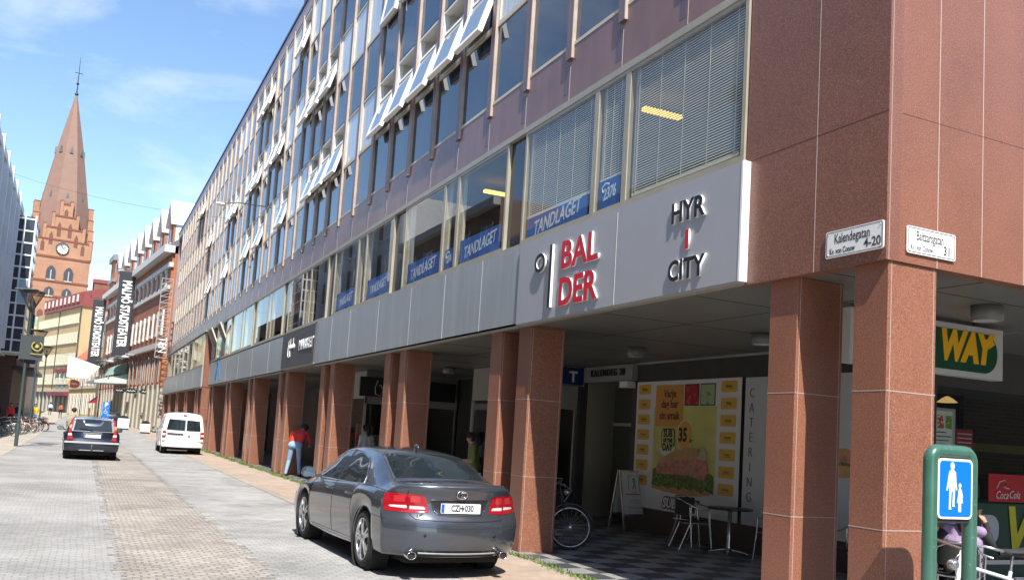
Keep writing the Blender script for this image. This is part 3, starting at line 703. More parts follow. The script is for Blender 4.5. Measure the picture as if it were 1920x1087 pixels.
# framed vegetable squares
m = MB(); m.box(X0-.006, 13.25, 2.43, X0-.002, 13.68, 2.83, 0); m.box(X0-.008, 13.27, 2.45, X0-.006, 13.66, 2.81, 1); m.box(X0-.006, 12.78, 2.43, X0-.002, 13.21, 2.83, 0); m.box(X0-.008, 12.8, 2.45, X0-.006, 13.19, 2.81, 2)
m.build('vegetable_square', [blackp_, pbr('tomato', (.45, .02, .03), .5, speck=[(9, (.7, .12, .1), .8, .55)]), pbr('cucumber', (.42, .55, .3), .5, speck=[(8, (.12, .25, .07), .9, .58)])], t)
# price disc
m = MB(); pts = []
for i in range(48):
    r = .31 if i % 2 else .275; pts.append((r*math.cos(2*math.pi*i/48)*.85, r*math.sin(2*math.pi*i/48)))
m.prism(pts, TX(X0-.006, 13.62, 1.88), .002, 0); m.prism(ell(.225, .265), TX(X0-.008, 13.62, 1.88), .002, 1); m.build('price_disc', [pbr('disc_rim', (.75, .72, .5), .5), yb], t)
text('35', .34, blackp_, TX(X0-.011, 13.68, 1.88), t, ext=.001, bold=.012, sx=.8); text('kr', .11, blackp_, TX(X0-.011, 13.42, 1.79), t, ext=.001, bold=.002)
m = MB(); m.prism(rrect(.42, .46, .08, 4), TX(X0-.012, 14.14, 1.77), .002, 0); m.prism(rrect(.38, .42, .07, 4), TX(X0-.014, 14.14, 1.77), .002, 1)
m.prism([(-.26, -.12), (-.2, -.25), (0, -.32), (.2, -.25), (.26, -.08), (.15, -.15), (0, -.2), (-.14, -.17)], TX(X0-.0145, 14.14, 1.77), .002, 2); m.build('badge', [blackp_, pg, pw], t)
for s_, z_, q in (('SUB', 1.90, .19), ('OF THE', 1.77, .1), ('DAY', 1.64, .19)): text(s_, q, blackp_, TX(X0-.017, 14.14, z_), t, ext=.001, bold=.008, sx=.85)
# sandwich picture: bread, ham, lettuce, bottom bread
bread = pbr('bread_picture', (.62, .38, .18), .7, var=.25, vscale=6); ham = pbr('ham_picture', (.62, .27, .21), .6, var=.4, vscale=9); lett = pbr('lettuce_picture', (.12, .2, .04), .7, var=.7, vscale=14, speck=[(22, (.35, .42, .2), .9, .56), (17, (.4, .06, .04), .9, .62)])
rr = random.Random(4)
def blob(y, z, pts, mt, lay, nm, jit=.015):
    q = MB(); P = [(a+rr.uniform(-jit, jit), b+rr.uniform(-jit, jit)) for a, b in pts]; q.prism(P, TX(X0-.006-lay*.003, y, z), .003); return q.build(nm, [mt], t)
blob(13.7, 1.15, [(-.9, -.28), (-.5, -.33), (0, -.36), (.5, -.36), (.85, -.3), (.93, -.2), (.8, -.1), (-.8, -.1), (-.93, -.18)], bread, 1, 'bread')
zz1 = [(x, -.22-.03*((i*7) % 3)) for i, x in enumerate(np.linspace(-.9, .97, 18))]+[(x, .04+.05*((i*5) % 3)/2) for i, x in enumerate(np.linspace(.95, -.88, 18))]
blob(13.7, 1.15, zz1, lett, 3, 'lettuce')
blob(13.7, 1.15, [(-.8, .0), (-.3, -.02), (.2, .02), (.72, -.04), (.8, .12), (.72, .36), (.2, .33), (-.3, .26), (-.72, .2)], ham, 4, 'ham')
blob(13.7, 1.15, [(-.78, .16), (-.3, .25), (.2, .27), (.5, .32), (.55, .5), (.25, .52), (-.2, .44), (-.6, .3)], bread, 5, 'bread')
blob(13.7, 1.15, [(.5, .3), (.78, .3), (.74, .5), (.62, .56), (.53, .5)], pbr('crumb_picture', (.6, .5, .33), .7, var=.2), 5, 'bread')
blob(13.7, 1.15, [(.0, .1), (.3, .0), (.45, .12), (.3, .3), (.18, .16)], pbr('ham_pale', (.6, .32, .26), .6, var=.3, vscale=9), 6, 'ham')
text('SUB', .25, whitep, TX(X0-.012, 14.02, .60), t, ext=.001, bold=.012, italic=.25); text('WAY', .25, pbr('logo_yellow', (.75, .6, .02), .4), TX(X0-.012, 13.5, .60), t, ext=.001, bold=.012, italic=.25)
text('SUB', .25, blackp_, TX(X0-.006, 14.02, .60), t, ext=.001, bold=.035, italic=.25); text('WAY', .25, blackp_, TX(X0-.006, 13.5, .60), t, ext=.001, bold=.035, italic=.25)
# catering panel
t = thing('wall_poster', 'pale panel with the word CATERING written downwards beside the sandwich poster', 'poster', (XB, 11.2, .5))
m = MB(); m.box(XB-.02, 10.3, .45, XB, 12.0, 2.9, 0); m.build('sheet', [pbr('panel_pale_blue', (.60, .64, .67), .4)], t)
for i, ch_ in enumerate('CATERING'): text(ch_, .23, pbr('lettering_grey', (.12, .13, .14), .5), TX(XB-.025, 11.82, 2.63-i*.247), t, 'lettering', ext=.002, bold=-.004, sx=.85)
t = thing('wall_poster', 'pale panel with a picture of a round sandwich seen between the two corner columns', 'poster', (XB, 9.3, .5))
m = MB(); m.box(XB-.02, 8.65, .45, XB, 10.25, 2.9, 0); m.build('sheet', [MATS['panel_pale_blue']], t)
for (z, mt, nm, h) in ((1.68, bread, 'bread', .11), (1.58, ham, 'ham', .09), (1.52, lett, 'lettuce', .07), (1.45, bread, 'bread', .09)):
    m = MB(); m.prism(ell(.25, h, 18), TX(XB-.022-.002*(1.8-z), 9.8, z), .003+(1.7-z)*.01); m.build(nm, [mt], t)
text('!', .3, blackp_, TX(XB-.024, 9.95, 2.3), t, ext=.001)

# ================================================================ corner sandwich shop (Baltzarsgatan side)
YS = 8.6
m = MB()
m.box(XB, YS, 0, XB+.08, YS+.08, 3.3, 0); m.box(XB+.08, YS, 2.72, 30, YS+.1, 3.3, 0); m.box(XB+.08, YS, 0, 30, YS+.1, .3, 1)
m.box(XB+.08, YS-.03, .3, 30, YS+.1, .36, 2); m.box(14.5, YS, .36, 14.56, YS+.08, 2.72, 2)
m.build('shop_front', [wdark, pbr('granite_plinth', (.05, .09, .075), .4), al], off)
m = MB(); m.add([(XB+.08, YS+.04, .36), (30, YS+.04, .36), (30, YS+.04, 2.72), (XB+.08, YS+.04, 2.72)], [(0, 1, 2, 3)]); m.build('shop_pane', [glassmat('shop_glass_corner', (.7, .75, .72), 1.45, add=.01)], off)
brk = brickmat('interior_brick', (.11, .065, .04), (.075, .045, .03), (.12, .10, .07), .25, .08, .01, .85, axes='xz', bump=.3)
m = MB(); m.box(XB+.2, 12.4, 0, 30, 12.5, 3.3, 0); m.box(XB+.1, YS+.1, 3.0, 30, 12.4, 3.05, 1); m.box(XB+.1, YS+.2, .0, 30, 12.4, .02, 2)
m.box(XB+.2, 12.3, 1.95, 20, 12.4, 2.12, 3); m.box(13.2, 12.1, 2.2, 15.6, 12.3, 3.0, 4)
m.box(XB+.9, 11.3, 0, 17, 12.0, 1.05, 5)
for i in range(12): m.box(XB+1+i*.55, 11.5, 1.06, XB+1.35+i*.55, 11.8, 1.2+.12*(i % 3), 6+i % 2)
for i in range(6): m.box(XB+.6+i*.9, 12.28, 1.62, XB+1.3+i*.9, 12.34, 1.9, 7)
m.build('shop_interior', [brk, pbr('shop_ceiling', (.3, .3, .28), .8), pbr('shop_floor', (.12, .08, .06), .6), pbr('yellow_shelf', (.28, .2, .05), .6), pbr('screen_black', (.01, .01, .012), .1), pbr('counter_green', (.03, .07, .03), .5), pbr('basket', (.2, .14, .06), .8), pbr('menu_strip', (.25, .25, .2), .6)], off)
for i, x in enumerate((12.4, 13.3, 14.2)):
    pass
m = MB()
for x in (12.75,): m.lathe([(.16, 2.66), (.09, 2.72), (.02, 2.76)], Matrix.Translation((x, 10.2, 0)), 18)
m.build('pendant_light', [pbr('pendant_glow', (.8, .6, .3), .5, emit=(1, .6, .2), estr=.4)], off)
def sticker(name, lab, x0, x1, z0, z1, mat, cat='sticker', parts=()):
    t = thing(name, lab, cat, ((x0+x1)/2, YS, z0)); q = MB(); q.box(x0, YS+.028, z0, x1, YS+.034, z1); q.build('sheet', [mat], t); return t
t = sticker('menu_board', 'white framed menu board with two food pictures inside the shop window', 10.3, 10.93, 1.2, 2.4, pbr('menu_white', (.45, .5, .46), .5), 'menu')
m = MB(); m.box(10.6, YS+.02, 2.14, 10.72, YS+.028, 2.32, 0); m.box(10.76, YS+.02, 2.14, 10.88, YS+.028, 2.32, 1); m.build('picture', [pbr('pic_red', (.3, .06, .03), .6, speck=[(30, (.6, .55, .4), .9, .5)]), pbr('pic_green', (.08, .2, .03), .6, speck=[(30, (.3, .4, .1), .9, .5)])], t)
m = MB()
for i in range(9): m.box(10.58, YS+.02, 2.08-.055*i, 10.72+.1*((i*5) % 3)/2+.05, YS+.027, 2.09-.055*i)
m.build('print_line', [blackp_], t)
m = MB(); m.box(10.90, YS+.015, 1.2, 10.94, YS+.03, 2.42); m.box(10.3, YS+.015, 2.38, 10.9, YS+.03, 2.42); m.build('frame', [al], t)
t = sticker('menu_board', 'dark red notice with pale rows beside the white menu board', 10.97, 11.31, 1.5, 2.15, pbr('notice_red', (.16, .01, .02), .5), 'menu')
m = MB()
for i in range(6): m.box(11.0, YS+.02, 2.08-.06*i, 11.28, YS+.027, 2.095-.06*i)
m.build('print_line', [pbr('notice_text', (.4, .3, .3), .6)], t)
t = sticker('drink_sign', 'red soft drink sign with white script in the shop window', 11.66, 12.55, 1.17, 1.56, pbr('cola_red', (.5, .01, .015), .4), 'sign')
text('Coca', .16, whitep, TY(11.93, YS+.02, 1.26), t, ext=.001, italic=.35, bold=-.001, sx=.8); text('Cola', .16, whitep, TY(12.2, YS+.02, 1.27), t, ext=.001, italic=.35, bold=-.001, sx=.8)
m = MB(); m.tube([(11.82, YS+.02, 1.36), (11.88, YS+.02, 1.45), (11.99, YS+.02, 1.48), (12.04, YS+.02, 1.41), (11.95, YS+.02, 1.38), (12.08, YS+.02, 1.36)], .008, 5); m.build('swirl', [whitep], t)
t = sticker('window_sign', 'dark green window band with large white and yellow rounded letters behind the seated people', XB+.1, 15, .38, 1.14, pbr('band_green', (.01, .06, .035), .4), 'sign')
m = MB(); m.prism(rrect(.62, .4, .16, 5), TY(10.9, YS+.026, .78), .004); m.prism(rrect(.55, .4, .16, 5), TY(11.6, YS+.026, .78), .004); m.build('letter_shape', [pbr('band_white', (.5, .52, .58), .5)], t)
text('WAY', .95, pbr('band_yellow', (.6, .55, .02), .4), TY(12.95, YS+.02, .72), t, ext=.002, bold=.03, italic=.25, sx=.9)
# hanging yellow/green sign
t = thing('hanging_sign', 'white hanging box sign with yellow and white slanted letters on a green capsule', 'sign', (8.6, 7.0, 2.66))
m = MB(); m.box(7.25, 7.0, 2.66, 9.68, 7.14, 3.25, 0); m.build('box', [pbr('box_white', (.50, .50, .48), .4)], t)
m = MB(); m.prism(rrect(2.22, .46, .22, 8), TY(8.465, 6.995, 2.95), .004); m.build('capsule', [pbr('capsule_green', (.008, .07, .035), .3)], t)
text('WAY', .45, pbr('sign_yellow', (.80, .42, .01), .35), TY(9.02, 6.99, 2.98), t, ext=.003, bold=.028, italic=.2, sx=.80)
text('SUB', .45, whitep, TY(8.17, 6.99, 2.98), t, ext=.003, bold=.028, italic=.2, sx=.8)
m = MB(); m.prism([(9.30-9.4, .04), (9.36-9.4, .07), (9.42-9.4, .08), (9.41-9.4, .12), (9.52-9.4, .02), (9.42-9.4, -.04), (9.43-9.4, 0.0), (9.37-9.4, -.01), (9.31-9.4, -.04)], TY(9.4, 6.984, 3.05), .004); m.build('arrow', [MATS['sign_yellow']], t)
m = MB(); m.tube([(9.27, 7.07, 3.25), (9.27, 7.07, 3.3)], .02); m.tube([(7.6, 7.07, 3.25), (7.6, 7.07, 3.3)], .02); m.build('hanger', [darkm], t)
# ================================================================ far street
def bld(name, lab, P, ang, cat='building', z=None, group=None):
    return thing(name, lab, cat, (P[0], P[1], zg(P[1]) if z is None else z), R_(90-ang), group)
# ---------------- red brick theatre
th = bld('theatre_building', 'red brick building with white trim and pale pointed dormers beyond the purple office block', (5.6, 80), -5.57, z=0)
bk = brickmat('brick_red', (.42, .13, .055), (.34, .10, .045), (.36, .22, .14), .26, .09, .012, .85, axes='sz', bump=.2, var=.15)
trim = pbr('stucco_white', (.62, .60, .56), .7, var=.08); zinc = pbr('zinc_roof', (.42, .43, .45), .4, metal=.3, var=.08)
stone = pbr('sandstone', (.42, .38, .31), .8, var=.15); wdk = pbr('window_dark', (.03, .035, .045), .08, ior=1.7)
slate = pbr('slate_roof', (.13, .14, .17), .6, var=.1)
LEN = 41
m = MB(); m.box(0, -14, 4.0, LEN, 0, 15.3, 0); m.box(0, -14, .3, LEN, -.05, 4.0, 1)
for s in np.arange(0.6, LEN, 2.35): m.box(s, -.05, .3, s+.75, .1, 4.2, 1); m.box(s+.03, -.05, 4.2, s+.72, .06, 7.2, 2); m.box(s+.2, .06, 4.4, s+.5, .1, 6.6, 1)
m.build('wall', [bk, stone, bk], th, world=False)
m = MB(); m.box(-.2, 0, 7.3, LEN+.2, .35, 7.75); m.box(-.2, 0, 12.2, LEN+.2, .2, 12.5); m.box(-.2, -.1, 14.1, LEN+.2, .22, 14.5); m.box(-.3, -.1, 15.3, LEN+.3, .75, 15.9); m.build('cornice', [trim], th, world=False)
m = MB()
T = Matrix(((0, 0, 1, -.2), (1, 0, 0, 0), (0, 1, 0, 0), (0, 0, 0, 1)))
m.prism([(.5, 15.9), (-3.2, 18.6), (-10.5, 18.6), (-14, 15.9)], T, LEN+.4); m.build('roof', [slate], th, world=False)
k = 0
for i, s in enumerate(np.arange(1.4, LEN-2, 2.38)):
    # ground and upper windows: pointed below, arched above
    for (z0, z1, w, arch) in ((5.9, 8.0, .55, 1), (8.7, 10.2, .9, 1), (12.7, 13.9, .7, 0)):
        if arch and z0 < 6: z0 = 4.2; z1 = 7.0
        q = MB(); h = z1-z0
        P = [(-w/2, 0), (w/2, 0), (w/2, h*.75), (w*.3, h*.93), (0, h), (-w*.3, h*.93), (-w/2, h*.75)] if arch else [(-w/2, 0), (w/2, 0), (w/2, h), (-w/2, h)]
        Tm = Matrix(((1, 0, 0, s+.5), (0, 0, 1, .0), (0, 1, 0, z0), (0, 0, 0, 1)))
        q.prism([(a, b) for a, b in P], Tm, .05, 0)
        if z0 > 8: q.box(s+.5-w*.62, .0, z1-.1, s+.5+w*.62, .12, z1+.25, 1); q.box(s+.5-w*.6, .0, z0-.2, s+.5+w*.6, .14, z0, 1)
        if z0 > 8: q.box(s+.5-w*.62, .0, z0, s+.5-w*.5, .1, z1, 1); q.box(s+.5-.03, .05, z0, s+.5+.03, .08, z1, 1)
        q.build('window', [wdk, trim], th, world=False)
    q = MB()   # white arched band pieces between belts
    q.box(s-.15, .0, 8.4, s+.05, .15, 10.6, 0); q.build('pilaster', [trim], th, world=False)
for i, s in enumerate((2.2, 6.6, 11, 15.4, 19.8, 24.6, 29.3, 34)):
    q = MB(); w = 1.15
    q.prism([(-w, 0), (w, 0), (w, 2.2), (0, 4.1), (-w, 2.2)], Matrix(((1, 0, 0, s), (0, 0, 1, -.35), (0, 1, 0, 15.9), (0, 0, 0, 1))), .3, 0)
    q.prism([(-w-.15, 2.05), (0, 4.0), (w+.15, 2.05), (w+.15, 2.4), (0, 4.4), (-w-.15, 2.4)], Matrix(((1, 0, 0, s), (0, 0, 1, -3.6), (0, 1, 0, 15.9), (0, 0, 0, 1))), 3.85, 1)
    q.box(s-w, -3.4, 15.9, s-w+.15, -.2, 18.1, 1); q.box(s+w-.15, -3.4, 15.9, s+w, -.2, 18.1, 1)
    q.box(s-.32, -.05, 16.5, s+.32, -.02, 18.2, 2); q.box(s-.42, -.06, 16.35, s+.42, .02, 16.5, 1); q.box(s-w, -.05, 15.9, s+w, .12, 16.2, 1)
    q.build('dormer', [bk, pbr('dormer_zinc', (.60, .61, .63), .45), wdk], th, world=False)
m = MB(); m.box(37.2, -6, 15.3, LEN, .1, 19.8, 0); m.box(36.9, -6.3, 19.8, LEN+.3, .4, 20.5, 1); m.box(37.0, -.1, 17.2, LEN+.2, .3, 17.6, 1); m.build('corner_tower', [bk, pbr('tower_cap', (.2, .22, .24), .5)], th, world=False)
m = MB()   # entrance canopy, verdigris
T = Matrix(((0, 0, 1, 19), (1, 0, 0, 0), (0, 1, 0, 0), (0, 0, 0, 1)))
m.prism([(0, 4.6), (3.0, 4.5), (3.0, 4.75), (0, 5.6)], T, 8, 0)
T = Matrix(((0, 0, 1, 19.8), (1, 0, 0, 0), (0, 1, 0, 0), (0, 0, 0, 1)))
m.prism([(0, 5.6), (1.5, 5.4), (1.0, 6.3), (0, 6.8)], T, 6, 1); m.build('canopy', [pbr('canopy_pale', (.5, .56, .53), .5), pbr('verdigris', (.28, .42, .36), .6, var=.15)], th, world=False)
for s in (13.6, 19.2, 24.3):
    m = MB(); m.lathe([(.02, .25), (.3, .2), (.42, 0), (.3, -.03)], Matrix.Translation((s, 1.1, 6.9)), 12, 0); m.tube([(s, 0, 7.2), (s, 1.1, 7.3), (s, 1.1, 7.1)], .04, 5)
    m.build('bowl_lamp', [pbr('lamp_zinc', (.4, .42, .43), .4)], th, world=False)
# vertical banners on the theatre
bk_black = pbr('banner_black', (.03, .03, .035), .5)
for (s, z0, z1, w, lab) in ((17.6, 7.3, 15.8, 1.5, 'taller black vertical sign with white capitals, nearer of two on the brick theatre'), (40.2, 7.4, 15.2, 1.45, 'black vertical sign with white capitals at the far corner of the brick theatre')):
    a = R_(-5.57); P = Vector((5.6+s*math.sin(a), 80+s*math.cos(a), 0)); nrm = Vector((-math.cos(a), math.sin(a), 0))
    c = P+nrm*(.35+w/2)
    t = thing('vertical_sign', lab[:200], 'sign', (c.x, c.y, z0), 0, 'black vertical theatre signs')
    m = MB(); m.box(c.x-w/2, c.y-.2, z0, c.x+w/2, c.y+.2, z1, 0, bev=.03); m.build('board', [bk_black], t)
    text('MALM\u00d6 STADSTEATER', 1.15, whitep, TY(c.x, c.y-.21, (z0+z1)/2-.05) @ Matrix.Rotation(R_(-90), 4, 'Z'), t, ext=.02, bold=.045, sx=(z1-z0-.9)/13.4)
    m = MB()
    for z in (z0-.15, z1+.15): m.tube([(c.x-w/2-.3, c.y, z), (c.x+w/2+.7, c.y, z)], .05, 6); m.tube([(c.x-w/2-.3, c.y, z), (c.x-w/2-.3, c.y, z+(.4 if z > 10 else -.4))], .05, 6)
    m.build('bracket', [darkm], t)
# white lattice sign
t = thing('lattice_sign', 'open white metal vertical sign with stacked letters at the end of the purple block', 'sign', (5.2, 76.5, 6.2))
m = MB(); 
for x in (4.75, 5.6): m.tube([(x, 76.5, 6.2), (x, 76.5, 12.6)], .04, 5)
for i in range(14): z = 6.2+i*.49; m.tube([(4.75, 76.5, z), (5.6, 76.5, z)], .03, 5); m.tube([(4.75, 76.5, z), (5.6, 76.5, z+.45 if i < 13 else z)], .022, 5)
m.build('lattice', [pbr('lattice_paint', (.36, .34, .32), .5)], t)
text('TEN', .85, whitep, TY(5.2, 76.4, 7.2) @ Matrix.Rotation(R_(-90), 4, 'Z'), t, ext=.04, bold=.0, sx=.8)
# small oval signs
t = thing('oval_sign', 'black oval hanging shop sign with white script, nearest of three by the theatre arches', 'sign', (4.9, 86, 3.5), group='oval hanging signs')
def ovalsign(t, x, y, z, w):
    m = MB(); m.prism(ell(w, w*.36), TY(x, y, z), .06, 0); m.prism(ell(w*.9, w*.29), TY(x, y-.012, z), .01, 1); m.prism(ell(w*.85, w*.25), TY(x, y-.02, z), .01, 0); m.build('board', [blackp_, whitep], t)
    m = MB(); m.tube([(x-w*.6, y-.03, z-.02*w), (x-w*.4, y-.03, z+.1*w), (x-.3*w, y-.03, z-.08*w), (x-.1*w, y-.03, z+.08*w), (x+.1*w, y-.03, z-.06*w), (x+.3*w, y-.03, z+.07*w), (x+.6*w, y-.03, z)], .045, 5, 0); m.build('script', [whitep], t)
    m = MB(); m.tube([(x-w*.8, y, z+w*.42), (5.9, y, z+w*.42)], .03, 5); m.build('bracket', [darkm], t)
ovalsign(t, 4.95, 86, 3.62, .62)
t = thing('oval_sign', 'black oval hanging shop sign in the middle of three by the theatre arches', 'sign', (3.9, 92, 3.7), group='oval hanging signs'); ovalsign(t, 3.95, 92, 3.75, .62)
t = thing('oval_sign', 'black oval hanging shop sign, farthest left of three by the theatre arches', 'sign', (2.9, 95, 3.7), group='oval hanging signs'); ovalsign(t, 3.1, 96, 3.8, .55)

# ---------------- yellow brick block with red mansard
yb_ = bld('brick_building', 'pale yellow brick building with red mansard roof and rows of white windows below the church', (-1.65, 168), -15.87, z=0)
ybrick = brickmat('brick_yellow', (.50, .34, .17), (.43, .29, .14), (.45, .35, .22), .25, .08, .01, .85, axes='sz', bump=.1, var=.1)
redroof = pbr('red_roof', (.22, .05, .045), .6, var=.12)
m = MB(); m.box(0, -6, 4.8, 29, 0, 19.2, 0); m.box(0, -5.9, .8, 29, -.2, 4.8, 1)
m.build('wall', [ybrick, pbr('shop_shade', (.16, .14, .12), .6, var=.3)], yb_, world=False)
T = Matrix(((0, 0, 1, 0), (1, 0, 0, 0), (0, 1, 0, 0), (0, 0, 0, 1)))
m = MB(); m.prism([(.35, 19.2), (-.1, 21.8), (-2.5, 22.6), (-3.5, 22.6), (-6, 19.2)], T @ Matrix.Translation((0, 0, -0.3)), 23.5); m.build('roof', [redroof], yb_, world=False)
m = MB()
for i in range(9): m.box(1+i*2.55, -2, 19.9, 2.6+i*2.55, .45, 21.6, 0); m.box(1.3+i*2.55, .45, 20.1, 1.7+i*2.55, .5, 21.3, 1); m.box(1.9+i*2.55, .45, 20.1, 2.3+i*2.55, .5, 21.3, 1)
m.build('dormer_row', [redroof, trim], yb_, world=False)
for (z0, z1) in ((16.6, 18.0), (13.2, 14.9), (9.5, 11.3), (6.1, 7.8)):
    for (s0, s1) in ((1.2, 12.4), (13.6, 26.5)):
        q = MB(); q.box(s0, 0, z0, s1, .06, z1, 0)
        for j in range(int((s1-s0)/.85)+1):
            s = s0+j*.85; q.box(s, .03, z0, s+.42, .16, z1, 1)
        q.box(s0-.1, 0, z0-.2, s1+.1, .2, z0, 1); q.build('window_row', [wdk, pbr('window_cream', (.62, .58, .42), .6)], yb_, world=False)
m = MB(); 
for i in range(11): m.box(.3+i*2.6, -.2, .9, .8+i*2.6, .05, 4.6, 0)
m.box(0, -.1, 4.6, 29, .3, 5.1, 1); m.tube([(13, .15, 19), (13, .15, 5)], .08, 5, 2); m.tube([(.2, .15, 19), (.2, .15, 5)], .08, 5, 2)
for (s, c) in ((3, 3), (6, 3), (9, 3)): m.box(s, 0, 5.1, s+1.9, .1, 8.0, c); m.box(s-.1, 0, 8.0, s+2, .5, 8.6, 4)
m.box(1, 0, 3.9, 12, 1.2, 4.5, 4)
m.build('shopfront', [stone, pbr('belt_beige', (.45, .38, .27), .7), darkm, pbr('shutter_green', (.12, .2, .17), .5), pbr('awning_maroon', (.2, .03, .04), .7)], yb_, world=False)
# red house peeking above + small brick block
t = bld('brick_building', 'small dark red brick rooftop block between the theatre tower and the yellow brick gable', (-.3, 190), 0, z=0); m = MB(); m.box(0, -9, 0, 12, 0, 26.5, 0); m.box(-.2, -9.3, 26.3, 12, .3, 27.0, 1); m.build('wall', [brickmat('brick_dark', (.22, .07, .05), (.18, .06, .04), (.25, .15, .12), .25, .09, .01, .85, axes='sz'), redroof], t, world=False)
# ---------------- yellow stucco house with orange roof, before the brick block
t = bld('house', 'low cream stucco house with a steep orange tile roof beside the theatre corner', (1.9, 128), -9, z=0)
cr_ = pbr('stucco_cream', (.62, .50, .26), .8, var=.08); 
m = MB(); m.box(0, -8, .6, 26, 0, 8.6, 0); m.box(0, 0, 8.2, 26, .25, 8.7, 1); m.box(0, 0, 4.7, 26, .15, 5.0, 1); m.build('wall', [cr_, trim], t, world=False)
m = MB(); m.prism([(.4, 8.7), (-4, 13.0), (-8.4, 8.7)], T, 26); m.build('roof', [pbr('tile_orange', (.55, .13, .05), .7, var=.12)], t, world=False)
for r_ in range(2):
    for i in range(9):
        q = MB(); q.box(1+i*2.8, 0, 1.2+4*r_, 2.1+i*2.8, .05, 3.9+3.8*r_ if r_ == 0 else 7.4, 0); q.box(.85+i*2.8, 0, 1.1+4*r_, 1+i*2.8, .12, 4.0 if r_ == 0 else 7.5, 1); q.box(2.1+i*2.8, 0, 1.1+4*r_, 2.25+i*2.8, .12, 4.0 if r_ == 0 else 7.5, 1); q.build('window', [pbr('window_brown', (.12, .07, .05), .3), trim], t, world=False)
# narrow cream corner house with red awning left of second banner
t = bld('house', 'narrow pale yellow house with a dark red awning beside the far black sign', (2.0, 122), -7, z=0)
m = MB(); m.box(0, -8, .5, 6, 0, 13.2, 0); m.box(-.2, 0, 12.9, 6.2, .4, 13.5, 1); m.box(-.2, 0, 5.6, 6.2, .5, 6.0, 1); m.build('wall', [cr_, trim], t, world=False)
m = MB(); m.prism([(0, 3.6), (1.2, 2.6), (0, 2.7)], Matrix(((0, 0, 1, .6), (1, 0, 0, 0), (0, 1, 0, 0), (0, 0, 0, 1))), 3.2); m.build('awning', [pbr('awning_red', (.28, .01, .03), .7)], t, world=False)
for i in range(2):
    for z in (6.5, 9.8):
        q = MB(); q.box(.9+i*2.7, 0, z, 1.9+i*2.7, .05, z+2, 0); q.build('window', [wdk], t, world=False)
# ---------------- cream building with green copper roof at left distance
t = bld('building', 'cream ornate building with a green copper roof edge behind the street lamps', (-10.9, 196), -18, z=0)
copper = pbr('copper_green', (.25, .48, .38), .6, var=.12)
m = MB(); m.box(0, -10, .8, 22, 0, 17.2, 0); m.box(0, 0, 11.6, 22, .3, 12.0, 1); m.box(0, 0, 5.2, 22, .3, 5.8, 1); m.box(0, 0, 16.6, 22, .5, 17.2, 1); m.build('wall', [pbr('stucco_pale', (.60, .55, .38), .8, var=.1), trim], t, world=False)
m = MB(); m.prism([(.5, 17.2), (-3, 19.8), (-10, 17.2)], T, 22)
for i in range(10): m.ball(Vector((1+i*2.2, -.6, 18.2)), 1.0, 5, 0, (1, .8, 1.2))
m.build('roof', [copper], t, world=False)
for r_, (z0, z1) in enumerate(((1.2, 4.6), (6.5, 10.8), (12.6, 15.6))):
    for i in range(8):
        q = MB(); s = .8+i*2.7; q.box(s, 0, z0, s+1.5, .06, z1, 0)
        for c in range(3): q.box(s+c*.62, .03, z0, s+.2+c*.62, .14, z1, 1)
        q.build('window', [pbr('window_grey', (.15, .14, .11), .3), MATS['window_cream']], t, world=False)
# ---------------- church tower
t = thing('church_tower', 'tall red brick church tower with stepped clock gables and a slender spire', 'church', (-9.9, 270, 0), R_(8))
cb = brickmat('church_brick', (.36, .165, .09), (.29, .13, .07), (.38, .25, .17), .4, .16, .03, .9, axes='sz', bump=.1, var=.14, vscale=.12)
cb2 = pbr('church_trim', (.20, .065, .045), .9, var=.1)
W = 7.0
m = MB(); m.box(-W, -W, 0, W, W, 41.5, 0)
for z in (24, 30.6, 34.6, 41.0): m.box(-W-.18, -W-.18, z, W+.18, W+.18, z+.5, 1)
m.build('wall', [cb, cb2], t, world=False)
def archwin(q, x, z, w, h, sub=False, d=.12):
    P = [(-w/2, 0), (w/2, 0), (w/2, h*.6), (w*.36, h*.82), (w*.15, h*.95), (0, h), (-w*.15, h*.95), (-w*.36, h*.82), (-w/2, h*.6)]
    q.prism(P, TY(x, -W-.02, z), d, 0)
    P2 = [(a*1.18, b*1.05) for a, b in P]; q.prism(P2, TY(x, -W-.01, z-.1), .06, 1)
for x in (-2.1, 2.1):
    for z, h in ((35.3, 3.6), (31.0, 2.3)):
        q = MB(); archwin(q, x, z, 2.0, h); q.box(x-.12, -W-.2, z, x+.12, -W-.12, z+h*.7, 2); q.box(x-1, -W-.3, z-.3, x+1, -W, z, 2); q.build('window', [wdk, cb2, stone], t, world=False)
for x in (-3.6, 3.4, 0):
    q = MB(); archwin(q, x, 25.2, 1.2 if x else 2.2, 2 if x else 3.4); q.build('blind_arch', [pbr('arch_shadow', (.16, .07, .05), .9), cb2], t, world=False)
